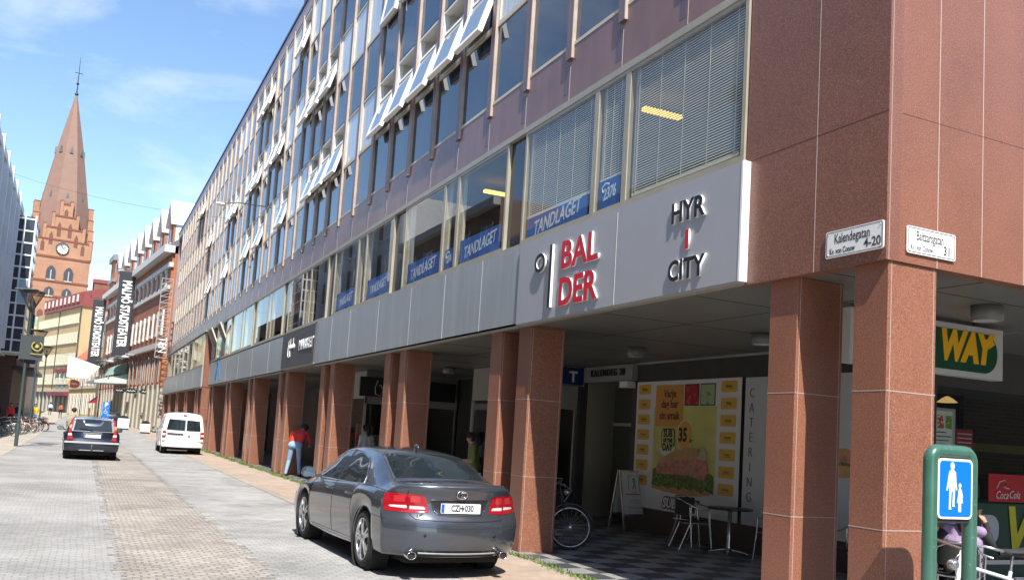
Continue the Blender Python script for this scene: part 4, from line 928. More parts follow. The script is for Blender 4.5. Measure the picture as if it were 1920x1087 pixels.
# stepped gables front/back + sides
def gable(T4, nm='gable'):
    q = MB(); steps = [(7.0, 41.5, 46.2), (5.0, 46.2, 49.4), (3.1, 49.4, 52.4), (1.3, 52.4, 55.6)]
    hw0 = 6.6
    for i, (hw, z0, z1) in enumerate([(6.6, 41.5, 46.0), (4.7, 46.0, 49.2), (2.9, 49.2, 52.4), (1.2, 52.4, 55.8)]):
        q.box(-hw, -W-.1, z0, hw, -W+1.0, z1, 0, T=T4); q.box(-hw-.15, -W-.22, z1-.35, hw+.15, -W+1.1, z1+.1, 1, T=T4)
        for sx in (-1, 1): q.box(sx*hw-.35, -W-.3, z0, sx*hw+.35, -W+1.05, z1+.7, 0, T=T4); q.box(sx*hw-.4, -W-.34, z1+.6, sx*hw+.4, -W+1.1, z1+.85, 1, T=T4)
    for (x, z, h) in ((-4.8, 42.6, 3), (4.8, 42.6, 3), (-3, 44.5, 3.4), (3, 44.5, 3.4), (-1.3, 46.8, 4), (1.3, 46.8, 4), (0, 52, 2.4)):
        P = [(-.45, 0), (.45, 0), (.45, h*.7), (0, h), (-.45, h*.7)]; q.prism(P, T4 @ TY(x, -W-.12, z), .04, 2)
    return q.build(nm, [cb, cb2, MATS['arch_shadow']], t, world=False)
gable(Matrix.Identity(4)); gable(Matrix.Rotation(R_(90), 4, 'Z')); gable(Matrix.Rotation(R_(-90), 4, 'Z'))
q = MB(); q.lathe([(.001, 0), (1.45, 0), (1.45, .1)], TY(0, -W-.3, 43.7) , 28); q.build('clock_face', [pbr('clock_white', (.75, .75, .75), .5)], t, world=False)
q = MB(); q.tube([TY(0, -W-.35, 43.7) @ Vector((1.5*math.cos(i*math.pi/12), 1.5*math.sin(i*math.pi/12), 0)) for i in range(24)], .12, 5, 0, closed=True)
for a, l in ((20, 1.2), (-60, .8)): q.box(-.07, 0, 0, .07, l, .06, 0, T=TY(0, -W-.42, 43.7) @ Matrix.Rotation(R_(a), 4, 'Z'))
for i in range(12): q.box(-.05, 1.1, 0, .05, 1.35, .05, 0, T=TY(0, -W-.4, 43.7) @ Matrix.Rotation(R_(30*i), 4, 'Z'))
q.build('clock_hand', [blackp_], t, world=False)
q = MB(); spb = pbr('spire_roof', (.22, .13, .10), .7, var=.1, vscale=.6)
q.lathe([(7.4, 41.5), (7.2, 47), (6.1, 57), (3.6, 71.5), (.25, 87.7)], Matrix.Rotation(R_(22.5), 4, 'Z'), 8, 0, sm=False); q.build('spire', [spb], t, world=False)
for zr, rr_, nn_ in ((57.5, 5.75, 8), (70.5, 3.65, 8)):
    for i in range(nn_):
        q = MB(); T4 = Matrix.Rotation(R_(45*i), 4, 'Z') @ Matrix.Translation((0, -rr_*.86, zr)); q.prism([(-.45, 0), (.45, 0), (0, 1.9)], T4 @ Matrix(((1, 0, 0, 0), (0, 0, -1, 0), (0, 1, 0, 0), (0, 0, 0, 1))), .6, 0)
        q.build('spire_dormer', [pbr('lucarne', (.10, .11, .12), .6)], t, world=False)
q = MB(); q.tube([(0, 0, 87), (0, 0, 98.5)], [.2, .05], 6); q.ball(Vector((0, 0, 88)), .5, 6); q.ball(Vector((0, 0, 91)), .4, 6); q.tube([(-1, 0, 94), (1, 0, 94)], .1, 5); q.build('finial', [darkm], t, world=False)

# ================================================================ left side of the street
t = thing('modern_building', 'grey panelled modern building with dark glazed bay at the left edge', 'building', (-6.2, 60, 0))
gp = pbr('panel_pale', (.62, .64, .66), .5, var=.06); bw_ = pbr('balcony_white', (.72, .73, .75), .4)
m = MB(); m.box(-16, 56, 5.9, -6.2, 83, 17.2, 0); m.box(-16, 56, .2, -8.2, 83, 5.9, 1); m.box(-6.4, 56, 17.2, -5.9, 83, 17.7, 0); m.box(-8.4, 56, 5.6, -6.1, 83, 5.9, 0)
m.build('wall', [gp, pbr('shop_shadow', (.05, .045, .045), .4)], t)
for z in (6.4, 9.2, 12.0, 14.8):
    for i in range(8):
        y = 57.5+i*2.7; q = MB(); q.box(-6.21, y, z, -6.15, y+1.7, z+1.8, 0); q.box(-6.16, y-.1, z-.12, -6.05, y+1.8, z, 1); q.build('window', [wdk, bw_], t)
for (y0, y1, xx) in ((78.6, 82.6, -4.7),):
    q = MB(); q.box(-6.2, y0, 5.8, xx, y1, 16.4, 0); q.build('glass_bay', [wdk], t)
    q = MB()
    for i in range(12): q.box(-6.2, y0-.06, 5.7+i*.95, xx+.06, y1+.05, 5.82+i*.95)
    for x_ in (xx-.06, -5.5, -6.2): q.box(x_, y0-.08, 5.7, x_+.12, y0+.05, 16.5)
    q.build('bay_frame', [bw_], t)
    q = MB(); q.box(-5.4, y0-.12, 9.6, xx-.1, y0-.05, 11.4); q.build('bay_window', [pbr('bay_light', (.35, .45, .5), .1)], t)
q = MB()
for y in (57, 61, 65, 69, 73, 77): q.box(-6.2, y, 5.9, -5.75, y+.3, 17.9)
q.build('pilaster', [gp], t)
t = thing('brick_building', 'dark brown building with a rounded shop canopy behind the bicycles', 'building', (-5.6, 84, .2))
m = MB(); m.box(-15, 83.2, 0, -5.4, 104, 12.3, 0); m.box(-5.5, 83.2, 4.6, -3.9, 100, 4.9, 1); m.box(-5.4, 84, 5, -5.3, 104, 11, 0); m.build('wall', [pbr('brown_render', (.12, .075, .06), .7, var=.2), darkm], t)
for i in range(6):
    for z in (5.6, 8.8): q = MB(); q.box(-5.42, 84+i*3.2, z, -5.3, 85.6+i*3.2, z+2); q.build('window', [wdk], t)
q = MB(); q.box(-4.6, 84, 5.2, -3.9, 84.3, 7.4, 0); q.build('blade_sign', [pbr('sign_navy', (.03, .03, .07), .4)], t)
t = thing('building', 'plain pale building filling the left side before the cream building', 'building', (-8, 106, .4))
m = MB(); m.box(-22, 105, 0, -7.2, 168, 11.5); m.build('wall', [pbr('render_grey', (.4, .37, .33), .8, var=.1)], t)

# opposite side, outside the picture: what the windows and cars mirror
def opp(lab, y0, y1, h, col, name='town_house', shopc=(.1, .09, .08)):
    t = thing(name, lab, 'building', (-6.1, y0, 0)); mt = pbr('render_'+str(y0), col, .8, var=.12)
    m = MB(); m.box(-16, y0, 3.4, -6.1, y1-.02, h, 0); m.box(-16, y0, 0, -6.3, y1-.02, 3.4, 1); m.box(-6.1, y0, 3.3, -5.9, y1-.02, 3.7, 2); m.box(-6.1, y0, h-.4, -5.7, y1-.02, h, 2)
    m.build('wall', [mt, pbr('shopdark_'+str(y0), shopc, .4), trim], t)
    n = int((y1-y0)/2.6); z = 4.4
    while z+2 < h:
        for i in range(n):
            y = y0+.8+i*(y1-y0-1)/n; q = MB(); q.box(-6.12, y, z, -6.04, y+1.25, z+1.7, 0); q.box(-6.1, y-.1, z-.1, -6.0, y+1.35, z, 1); q.box(-6.1, y-.1, z, -6.02, y, z+1.8, 1); q.box(-6.1, y+1.25, z, -6.02, y+1.35, z+1.8, 1); q.box(-6.1, y+.58, z, -6.03, y+.67, z+1.7, 1); q.build('window', [wdk, trim], t)
        z += 3.1
opp('beige town house across the street at the near end', -14, 6, 11.5, (.34, .30, .24)); opp('ochre town house across the street with white window trim', 6, 22, 13, (.38, .28, .17))
opp('grey town house across the street, between ochre and brown fronts', 22, 40, 11, (.32, .32, .31)); opp('brown brick town house across the street before the modern block', 40, 55.5, 13.5, (.26, .17, .12))
# building across Baltzarsgatan, unseen; raised, stretched and darkened to shape fill and reflections
t = thing('town_house', 'large dark building across the side street, out of view, sized for reflections and fill', 'building', (7, -9, 0))
m = MB(); m.box(7, -26, 0, 110, -9, 11, 0); m.build('wall', [pbr('render_brown', (.10, .085, .07), .8, var=.2)], t)
for i in range(8):
    for z in (.8, 4.4): q = MB(); q.box(8+i*3.2, -9.02, z, 9.8+i*3.2, -8.92, z+2.1); q.build('window', [wdk], t)
# ================================================================ cars
def crom(xs, ys):
    xs = np.array(xs, float); ys = np.array(ys, float)
    h = np.diff(xs); d = np.diff(ys)/h; m = np.zeros(len(xs)); m[0] = d[0]; m[-1] = d[-1]
    for i in range(1, len(xs)-1):
        m[i] = 0 if d[i-1]*d[i] <= 0 else 2*d[i-1]*d[i]/(d[i-1]+d[i])
    def f(x):
        x = min(max(x, xs[0]), xs[-1]); i = min(int(np.searchsorted(xs, x, side='right'))-1, len(xs)-2); i = max(i, 0)
        t = (x-xs[i])/h[i]
        return (2*t**3-3*t**2+1)*ys[i]+(t**3-2*t**2+t)*h[i]*m[i]+(-2*t**3+3*t**2)*ys[i+1]+(t**3-t**2)*h[i]*m[i+1]
    return f
def S(*p): return crom([a for a, b in p], [b for a, b in p])
tyre_m = pbr('tyre_rubber', (.022, .022, .024), .8, var=.2, vscale=8)
rim_m = pbr('rim_alloy', (.55, .56, .58), .28, metal=.85)
rimd = pbr('brake_dark', (.03, .03, .03), .7)
carglass = pbr('car_glass', (.012, .018, .02), .03, ior=1.7)
chrome = pbr('chrome', (.7, .7, .72), .12, metal=1)
seam_m = pbr('seam_black', (.01, .01, .012), .7)
lampr = pbr('tail_lamp_red', (.30, .005, .012), .08, ior=1.5, coat=1)
lampw = pbr('tail_lamp_clear', (.75, .6, .6), .12, coat=1)
lampo = pbr('lamp_amber', (.8, .22, .02), .12, coat=1)
platew = pbr('plate_white', (.75, .76, .78), .4); plateb = pbr('plate_blue', (.02, .1, .45), .4)
undercol = pbr('under_black', (.012, .012, .012), .9)
class Car:
    def __init__(s, root, P, paint):
        s.r = root; s.P = P; L = P['L']; s.L = L
        fs = {k: S(*P[k]) for k in ('zb', 'zs', 'zt', 'zr', 'wl', 'wm', 'ws', 'wr')}
        R, axr, axf, wz = P['arch'], P['axr'], P['axf'], P['wz']
        def zb(y):
            z = fs['zb'](y)
            for a in (axr, axf):
                if abs(y-a) < R: z = max(z, wz+math.sqrt(R*R-(y-a)**2)*.98)
            return z
        def sect(y):
            b = zb(y); sh = fs['zs'](y); wl = fs['wl'](y); wm = fs['wm'](y); ws = fs['ws'](y); wr = fs['wr'](y); zr = fs['zr'](y); zt = fs['zt'](y); h = sh-b
            pts = [(wl-.05, b-.0), (wl-.012, b+.012), (wl+.1*(wm-wl), b+.10*h), (wl+.75*(wm-wl), b+.35*h), (wm, b+.6*h), (wm-.15*(wm-ws), b+.83*h), (ws+.012, sh-.022), (ws-.012, sh+.004)]
            g = P.get('bulge', .02)
            for t in (.33, .66): pts.append((ws-.012+(wr-ws+.012)*t+g*math.sin(math.pi*t), sh+(zr-sh)*t))
            pts += [(wr, zr), (wr*.86, zr+(zt-zr)*.5), (wr*.6, zr+(zt-zr)*.8), (wr*.3, zr+(zt-zr)*.96), (0, zt)]
            return pts
        # densify with smoothing along the section
        def dens(pts):
            out = []; n = len(pts)
            for i in range(n-1):
                p0 = pts[max(i-1, 0)]; p1 = pts[i]; p2 = pts[i+1]; p3 = pts[min(i+2, n-1)]
                for t in (0, .5):
                    q = [.5*((2*p1[k])+(-p0[k]+p2[k])*t+(2*p0[k]-5*p1[k]+4*p2[k]-p3[k])*t*t+(-p0[k]+3*p1[k]-3*p2[k]+p3[k])*t**3) for k in (0, 1)]; out.append(q)
            out.append(list(pts[-1])); return out
        s.JS = 14   # shoulder row
        ys = set(np.round(np.arange(P['y0'], L-P['y1'], .06), 3))
        for a in (axr, axf):
            for i in range(-12, 13): ys.add(round(a+R*math.sin(i/12*math.pi/2), 4))
        ys = sorted(y for y in ys if P['y0'] <= y <= L-P['y1'])
        yy = [ys[0]]
        for y in ys[1:]:
            if y-yy[-1] > .008: yy.append(y)
        G = []
        yrf = S(*P['rear']); yff = S(*P['front'])
        crv, crf = P['y0']-.0, P['y1']
        for y in yy: G.append([(w, y, z) for w, z in dens(sect(y))])
        JS = s.JS
        def endcurve(row, fn, c, sign, ybase):
            W = row[JS][0]; out = []
            for (w, y, z) in row:
                u = min(1, abs(w/W)); yy_ = fn(z)+c*u**2.8
                out.append((w, yy_ if sign > 0 else L-yy_, z))
            return out
        r0 = endcurve(G[0], yrf, P['crv'], 1, 0); f0 = endcurve(G[-1], yff, P['crv'], -1, 0)
        G = [r0]+G+[f0]
        m = MB()
        for sx in (1, -1):
            m.grid([[(sx*w, y, z) for w, y, z in row] for row in G], 0, True, flip=(sx > 0))
        # end caps
        for row, fn, sg in ((r0, yrf, 1), (f0, yff, -1)):
            W = row[JS][0]; top = row[JS:]; us = [(p[0]/W, p[2]) for p in top]
            us = [(-u, z) for u, z in us]+[(u, z) for u, z in reversed(us)][1:]
            cap = []
            for k in range(JS+1):
                w, y, z = row[k]; wk = w; line = []
                for u, zt_ in us:
                    zz_ = z+(zt_-row[JS][2])*(k/JS)**6
                    yv = fn(zz_)+P['crv']*abs(u)**2.8; line.append((u*wk, yv if sg > 0 else L-yv, zz_))
                cap.append(line)
            m.grid(cap, 0, True, flip=(sg < 0))
            bot = cap[0]
        s.body = m.build('body', [paint], root, world=False)
        b = bmesh.new(); b.from_mesh(s.body.data); bmesh.ops.remove_doubles(b, verts=b.verts, dist=.0015); bmesh.ops.recalc_face_normals(b, faces=b.faces); b.to_mesh(s.body.data); b.free()
        s.bvh = BVHTree.FromPolygons([v.co for v in s.body.data.vertices], [tuple(p.vertices) for p in s.body.data.polygons])
        u = MB(); u.box(-.60, .25, .17, .60, L-.25, .62); 
        for a in (axr, axf): u.box(-P['tw']+.02, a-R-.03, .3, P['tw']-.02, a+R+.03, wz+R+.06) if False else None
        for a in (axr, axf):
            for sx in (-1, 1): u.lathe([(R+.012, 0), (R+.012, .26)], Matrix.Translation((sx*(P['tw']-.0)-(.26 if sx > 0 else 0), a, wz)) @ Matrix.Rotation(R_(90), 4, 'Y') , 28)
        u.build('underbody', [undercol], root, world=False)
    def hit(s, o, d, off):
        r = s.bvh.ray_cast(Vector(o), Vector(d).normalized())
        if r[0] is None: return None
        n = r[1]; n = n if n.dot(Vector(d)) < 0 else -n
        return r[0]+n*off
    def patch(s, name, mat, A, B, mode, off=.004, n=10, m_=10, mirror=True, th=0, parent=None, both=None):
        """A,B: boundary polylines (2D); rows join A[i]->B[i]; mode side (y,z) / rear (x,z) / front / top (x,y) / wrap (angle,z)"""
        k = len(A); out = []
        for sx in ((1, -1) if mirror else (1,)):
            G = []
            fa = np.array(A, float); fb = np.array(B, float); t = np.linspace(0, 1, k); tt = np.linspace(0, 1, m_)
            ax = [np.interp(tt, t, fa[:, c]) for c in (0, 1)]; bx = [np.interp(tt, t, fb[:, c]) for c in (0, 1)]
            for i in range(m_):
                row = []
                for j in range(n):
                    q = j/(n-1); a = ax[0][i]*(1-q)+bx[0][i]*q; b = ax[1][i]*(1-q)+bx[1][i]*q
                    if mode == 'side': o, d = (sx*3, a, b), (-sx, 0, 0)
                    elif mode == 'rear': o, d = (sx*a, -3, b), (0, 1, 0)
                    elif mode == 'front': o, d = (sx*a, s.L+3, b), (0, -1, 0)
                    elif mode == 'top': o, d = (sx*a, b, 4), (0, 0, -1)
                    else:
                        an = R_(a); c = s.P['wrapc']; dx, dy = math.cos(an), math.sin(an); o = (sx*(c[0]+3*dx), c[1]+3*dy, b); d = (-sx*dx, -dy, 0)
                    h = s.hit(o, d, off)
                    row.append(h)
                G.append(row)
            # fill missing
            flat = [h for r in G for h in r if h is not None]
            if not flat: continue
            for r in G:
                for j in range(n):
                    if r[j] is None: r[j] = next((r[q] for q in sorted(range(n), key=lambda q: abs(q-j)) if r[q] is not None), flat[0])
            mb = MB(); mb.grid(G, 0, True); 
            o_ = mb.build(name, [mat], parent or s.r, world=False, fixn=False); 
            b = bmesh.new(); b.from_mesh(o_.data)
            c0 = Vector((0, s.L/2, .6)); nrm = sum((f.normal*f.calc_area() for f in b.faces), Vector()); cc = sum((f.calc_center_median() for f in b.faces), Vector())/len(b.faces)
            if nrm.dot(cc-c0) < 0: bmesh.ops.reverse_faces(b, faces=b.faces)
            b.to_mesh(o_.data); b.free(); out.append(o_)
        return out
    def seam(s, pts, mode, r=.004, mat=None, name='seam', mirror=True, off=.0005, dens=12, mb=None):
        own = mb is None; mb = mb or MB()
        for sx in ((1, -1) if mirror else (1,)):
            P = []
            for i in range(len(pts)-1):
                for t in range(dens):
                    q = t/dens; P.append((pts[i][0]*(1-q)+pts[i+1][0]*q, pts[i][1]*(1-q)+pts[i+1][1]*q))
            P.append(pts[-1]); H = []
            for a, b in P:
                if mode == 'side': o, d = (sx*3, a, b), (-sx, 0, 0)
                elif mode == 'rear': o, d = (sx*a, -3, b), (0, 1, 0)
                elif mode == 'top': o, d = (sx*a, b, 4), (0, 0, -1)
                h = s.hit(o, d, off)
                if h is not None: H.append(h)
            if len(H) > 1: mb.tube(H, r, 4, 0)
        if own: return mb.build(name, [mat or seam_m], s.r, world=False)
    def wheels(s, rr, style='split', w=.235):
        P = s.P
        for a in (P['axr'], P['axf']):
            for sx in (-1, 1):
                T = Matrix.Translation((sx*P['tw'], a, rr)) @ Matrix.Rotation(R_(90 if sx > 0 else -90), 4, 'Y')
                q = MB(); q.lathe([(rr*.68, -w), (rr*.93, -w+.0), (rr*.99, -w+.03), (rr, -w*.5), (rr*.99, -.035), (rr*.93, -.012), (rr*.80, -.004), (rr*.74, -.012)], T, 36)
                wh = q.build('wheel', [tyre_m], s.r, world=False)
                q = MB(); q.lathe([(rr*.75, -w*.8), (rr*.76, -.012), (rr*.72, -.010), (rr*.70, -.03), (rr*.69, -w*.8)], T, 36, 0)
                ns = 5 if style == 'split' else 7
                for k in range(ns):
                    for da in ((-11, 11) if style == 'split' else (0,)):
                        A = R_(360*k/ns+12); ww = .020 if style == 'split' else .028
                        c0 = Vector((math.cos(A)*.05, math.sin(A)*.05, -.012)); B_ = A+R_(da); c1 = Vector((math.cos(B_)*rr*.71, math.sin(B_)*rr*.71, -.022))
                        dd = (c1-c0).normalized(); pp = Vector((-dd.y, dd.x, 0))
                        vs = [c0+pp*ww*1.1, c0-pp*ww*1.1, c1-pp*ww, c1+pp*ww]; vb = [v-Vector((0, 0, .035)) for v in vs]
                        q.add([T @ v for v in vs+vb], [(0, 1, 2, 3), (4, 7, 6, 5), (0, 4, 5, 1), (1, 5, 6, 2), (2, 6, 7, 3), (3, 7, 4, 0)], 0)
                q.lathe([(.001, -.002), (.05, -.004), (.065, -.03)], T, 16, 0)
                q.lathe([(.001, -.09), (rr*.7, -.09)], T, 24, 1)
                q.build('rim', [rim_m, rimd], wh, world=False)
    def plate(s, y, z, txt, tilt=0, w=.52, h=.11, x=0):
        T = Matrix(((1, 0, 0, x), (0, 0, -1, y), (0, 1, 0, z), (0, 0, 0, 1))) @ Matrix.Rotation(R_(tilt), 4, 'X')
        q = MB(); q.prism(rrect(w, h, .01, 3), T, .008, 0); q.prism(rrect(.04, h-.012, .004, 2, -w/2+.026), T @ Matrix.Translation((0, 0, .0085)), .001, 1); q.prism(rrect(w+.02, h+.02, .01, 3), T @ Matrix.Translation((0, 0, -.006)), .008, 2)
        p = q.build('number_plate', [platew, plateb, darkm], s.r, world=False)
        if txt: o = text(txt, h*.92, blackp_, T @ Matrix.Translation((.02, 0, .009)), None, ext=.0006, bold=.003, sx=.76, world=False); o.parent = p
        if txt:
            q = MB(); q.prism(rrect(.020, .032, .003, 2, .036, .0), T @ Matrix.Translation((0, 0, .0095)), .0005); o = q.build('sticker', [plateb], s.r, world=False); o.parent = p
    def mirror(s, y, z, x, mat, sz=1):
        for sx in (-1, 1):
            q = MB(); q.ball(Vector((sx*x, y, z)), .5, 8, 0, (.23*sz, .15*sz, .155*sz))
            for i, v in enumerate(q.v): q.v[i] = (v[0], max(v[1], y-.045*sz), v[2])
            q.box(sx*(x-.1), y-.01, z-.07, sx*(x-.2), y+.05, z-.03, 0)
            mo = q.build('wing_mirror', [mat], s.r, world=False)
            q = MB(); q.prism(rrect(.185*sz, .12*sz, .045, 4), Matrix(((1, 0, 0, sx*x), (0, 0, -1, y-.047*sz), (0, 1, 0, z), (0, 0, 0, 1))), .002); q.build('mirror_glass', [pbr('mirror_glass', (.3, .36, .36), .04, metal=.9)], mo, world=False)
# ---------------------------------------------------------------- grey saloon
paint_g = pbr('paint_graphite', (.075, .085, .105), .25, metal=.55, coat=1, ior=1.5, var=.06, vscale=4)
lx = thing('parked_car', 'dark metallic grey saloon parked nearest, seen from behind beside the columns', 'car', (4.01, 9.52, 0), R_(1.4)); lx.scale = (.95, 1, 1)
PL = dict(L=4.83, y0=.40, y1=.34, crv=.31, arch=.375, axr=1.06, axf=3.91, wz=.335, tw=.885, wrapc=(.45, .75),
 zb=[(0, .25), (.5, .25), (1.06, .24), (2.5, .21), (3.9, .22), (4.83, .22)],
 zs=[(0, .965), (.5, .965), (1.2, .965), (2.4, .93), (3.4, .88), (3.9, .83), (4.4, .74), (4.83, .62)],
 zt=[(0, 1.055), (.35, 1.065), (.62, 1.075), (.95, 1.21), (1.35, 1.355), (1.8, 1.415), (2.2, 1.43), (2.7, 1.40), (3.0, 1.31), (3.35, 1.15), (3.68, 1.0), (4.1, .93), (4.5, .82), (4.83, .68)],
 zr=[(0, 1.03), (.35, 1.04), (.62, 1.055), (.95, 1.17), (1.35, 1.30), (1.8, 1.355), (2.2, 1.37), (2.7, 1.34), (3.0, 1.26), (3.35, 1.11), (3.68, .97), (4.1, .90), (4.5, .79), (4.83, .66)],
 wl=[(0, .84), (.6, .87), (2.4, .88), (4.2, .87), (4.83, .80)], wm=[(0, .875), (.6, .905), (1.1, .912), (2.4, .91), (3.9, .908), (4.4, .88), (4.83, .80)],
 ws=[(0, .80), (.6, .83), (1.2, .845), (2.4, .85), (3.4, .84), (4.2, .80), (4.83, .70)],
 wr=[(0, .66), (.4, .67), (.7, .665), (1.0, .635), (1.4, .60), (1.9, .575), (2.4, .575), (2.8, .59), (3.2, .63), (3.68, .68), (4.2, .66), (4.83, .55)],
 rear=[(.2, .16), (.28, .06), (.36, .015), (.5, 0), (.62, .005), (.68, .03), (.72, .085), (.8, .10), (.9, .095), (.97, .07), (1.02, .045), (1.05, .06), (1.2, .1)], front=[(.2, .1), (.4, .0), (.6, .03), (.7, .12), (.9, .2)])
c = Car(lx, PL, paint_g)
c.wheels(.335)
# side glass with chrome outline
lo = [(1.28, .985), (1.7, .968), (2.4, .955), (3.05, .94), (3.52, .93)]
hi = [(1.36, 1.08), (1.66, 1.27), (2.4, 1.345), (2.85, 1.27), (3.30, 1.075)]
c.patch('side_window', carglass, [lo[0], (1.7, .968), (2.05, .961), (2.32, .957)], [hi[0], hi[1], (2.05, 1.325), (2.34, 1.345)], 'side', n=8, m_=16)
c.patch('side_window', carglass, [(2.40, .955), (2.75, .947), (3.1, .94), (3.50, .932)], [(2.42, 1.343), (2.72, 1.31), (3.02, 1.21), (3.42, 1.0)], 'side', n=8, m_=14)
c.patch('rear_window', carglass, [(-.60, .73), (-.60, .9), (-.565, 1.15), (-.525, 1.40)], [(.60, .73), (.60, .9), (.565, 1.15), (.525, 1.40)], 'top', n=18, m_=14, mirror=False)
c.patch('windscreen', carglass, [(-.57, 2.88), (-.60, 3.1), (-.66, 3.6)], [(.57, 2.88), (.60, 3.1), (.66, 3.6)], 'top', n=16, m_=10, mirror=False)
mb = MB(); mb2 = MB()
out_ = [(1.26, .978), (1.30, 1.06), (1.45, 1.19), (1.66, 1.285), (2.05, 1.342), (2.4, 1.36), (2.75, 1.325), (3.05, 1.215), (3.5, .965), (3.52, .925), (2.4, .946), (1.7, .958), (1.26, .978)]
c.seam(out_, 'side', r=.008, mb=mb, off=.004); mb.build('window_trim', [chrome], lx, world=False)
for pts, md in (([(2.36, .95), (2.37, 1.35)], 'side'),): c.seam(pts, md, r=.014, mat=seam_m, name='door_pillar')
for pts in ([(2.36, .94), (2.36, .5), (2.33, .30)], [(1.42, .96), (1.50, .8), (1.52, .66), (1.46, .5)], [(3.48, .91), (3.52, .6), (3.48, .30)], [(1.50, .30), (3.4, .285)], [(.30, .66), (.66, .67), (.72, .66)], [(.25, .95), (.8, .97), (1.26, .965)]):
    c.seam(pts, 'side', r=.0035, mb=mb2)
c.seam([(-.63, .76), (-.60, .70), (-.56, .672), (-.3, .66), (0, .655), (.3, .66), (.56, .672), (.60, .70), (.63, .76)], 'rear', mb=mb2, mirror=False, r=.0045)
c.seam([(-.70, .60), (0, .575), (.70, .60)], 'rear', mb=mb2, mirror=False, r=.002)
c.seam([(.62, .98), (.66, .70), (.64, .62)], 'rear', mb=mb2, r=.001) if False else None
c.seam([(-.64, .26), (-.66, .5), (-.655, .68), (-.56, 1.42), (0, 1.47), (.56, 1.42), (.655, .68), (.66, .5), (.64, .26)], 'top', mb=mb2, mirror=False, r=.003)
mb2.build('panel_seam', [seam_m], lx, world=False)
mb = MB(); c.seam([(1.55, .262), (2.4, .25), (3.35, .26)], 'side', r=.009, mb=mb); mb.build('sill_trim', [chrome], lx, world=False)
c.seam([(-.5, .30), (0, .295), (.5, .30)], 'rear', r=.014, mat=pbr('grey_trim', (.3, .31, .32), .4), name='bumper_trim', mirror=False)
c.patch('diffuser', undercol, [(-.55, .33), (-.5, .26)], [(.55, .33), (.5, .26)], 'rear', off=.003, n=14, m_=4, mirror=False)
# boot lip
mb = MB(); c.seam([(-.64, .225), (-.5, .165), (-.3, .125), (0, .11), (.3, .125), (.5, .165), (.64, .225)], 'top', r=.014, mb=mb, mirror=False, off=.002); mb.build('boot_lip', [paint_g], lx, world=False)
# lamps
c.patch('tail_lamp', lampr, [(-74, .948), (-74, .90), (-74, .85), (-74, .735)], [(-42, .94), (-40, .88), (-40, .82), (-43, .745)], 'wrap', off=.006, n=18, m_=8)
c.patch('tail_lamp', lampr, [(.455, .935), (.43, .90), (.405, .82), (.395, .745)], [(.628, .95), (.628, .9), (.628, .83), (.628, .732)], 'rear', off=.006, n=8, m_=8)
c.patch('reversing_lamp', lampw, [(.455, .808), (.435, .79), (.44, .778)], [(.605, .812), (.61, .79), (.605, .776)], 'rear', off=.009, n=6, m_=3)
c.patch('reversing_lamp', lampw, [(-70, .816), (-71, .795), (-70, .782)], [(-50, .81), (-48, .80), (-50, .79)], 'wrap', off=.009, n=8, m_=3)
glow = pbr('tail_lamp_lens', (.42, .025, .03), .1, coat=1)
c.patch('lamp_lens', glow, [(.50, .925), (.49, .85)], [(.60, .93), (.60, .85)], 'rear', off=.008, n=5, m_=4)
c.patch('lamp_lens', glow, [(-68, .925), (-68, .85)], [(-54, .92), (-54, .85)], 'wrap', off=.008, n=5, m_=4)
mb = MB(); c.seam([(.632, .97), (.632, .76)], 'rear', r=.005, mb=mb, off=.006); mb.build('lamp_gap', [seam_m], lx, world=False)
# plate recess, plate, badge, script, exhausts
c.patch('plate_recess', seam_m, [(-.37, .885), (-.34, .82), (-.29, .735)], [(.37, .885), (.34, .82), (.29, .735)], 'rear', off=.004, n=16, m_=6, mirror=False)
mb = MB(); c.seam([(-.37, .887), (0, .893), (.37, .887)], 'rear', r=.009, mb=mb, mirror=False); mb.build('boot_handle', [pbr('dark_chrome', (.2, .2, .21), .2, metal=1)], lx, world=False)
mb = MB(); c.seam([(-.375, .88), (-.33, .76), (-.29, .725), (0, .72), (.29, .725), (.33, .76), (.375, .88)], 'rear', r=.006, mb=mb, mirror=False, off=.004); mb.build('recess_edge', [paint_g], lx, world=False)
c.plate(.082, .80, 'CZH 030')
T = Matrix(((1, 0, 0, 0), (0, 0, -1, .058), (0, 1, 0, .955), (0, 0, 0, 1)))
mb = MB(); mb.tube([T @ Vector((.068*math.cos(i*math.pi/12), .045*math.sin(i*math.pi/12), .0)) for i in range(24)], .007, 6, 0, closed=True); mb.tube([T @ Vector(p) for p in ((.045, .022, 0), (-.012, .028, 0), (-.035, -.02, 0), (.04, -.018, 0))], .006, 6)
mb.build('badge', [chrome], lx, world=False)
text('LEXUS', .055, chrome, Matrix(((1, 0, 0, -.45), (0, 0, -1, .112), (0, 1, 0, .712), (0, 0, 0, 1))), lx, 'script', ext=.002, bold=.002, sx=1.25, world=False)
mb = MB()
for i, w_ in enumerate((.018, .02, .016, .02, .02, .018, .02)): x_ = .34+i*.026; mb.box(x_, .074+.3*(x_-.3), .697, x_+w_, .17, .713+.004*(i % 2))
mb.build('script', [chrome], lx, world=False)
for sx in (-1, 1):
    q = MB(); T = Matrix(((1, 0, 0, sx*.60), (0, 0, -1, .0), (0, .72, 0, .275), (0, 0, 0, 1))); q.lathe([(.058, -.12), (.060, .005), (.057, .010), (.050, .006), (.048, -.1), (.001, -.1)], T @ Matrix.Translation((0, 0, -.055)), 22); q.build('exhaust', [chrome], lx, world=False)
    q = MB(); q.lathe([(.001, -.062), (.0495, -.062)], T, 18); q.build('exhaust_bore', [undercol], lx, world=False)
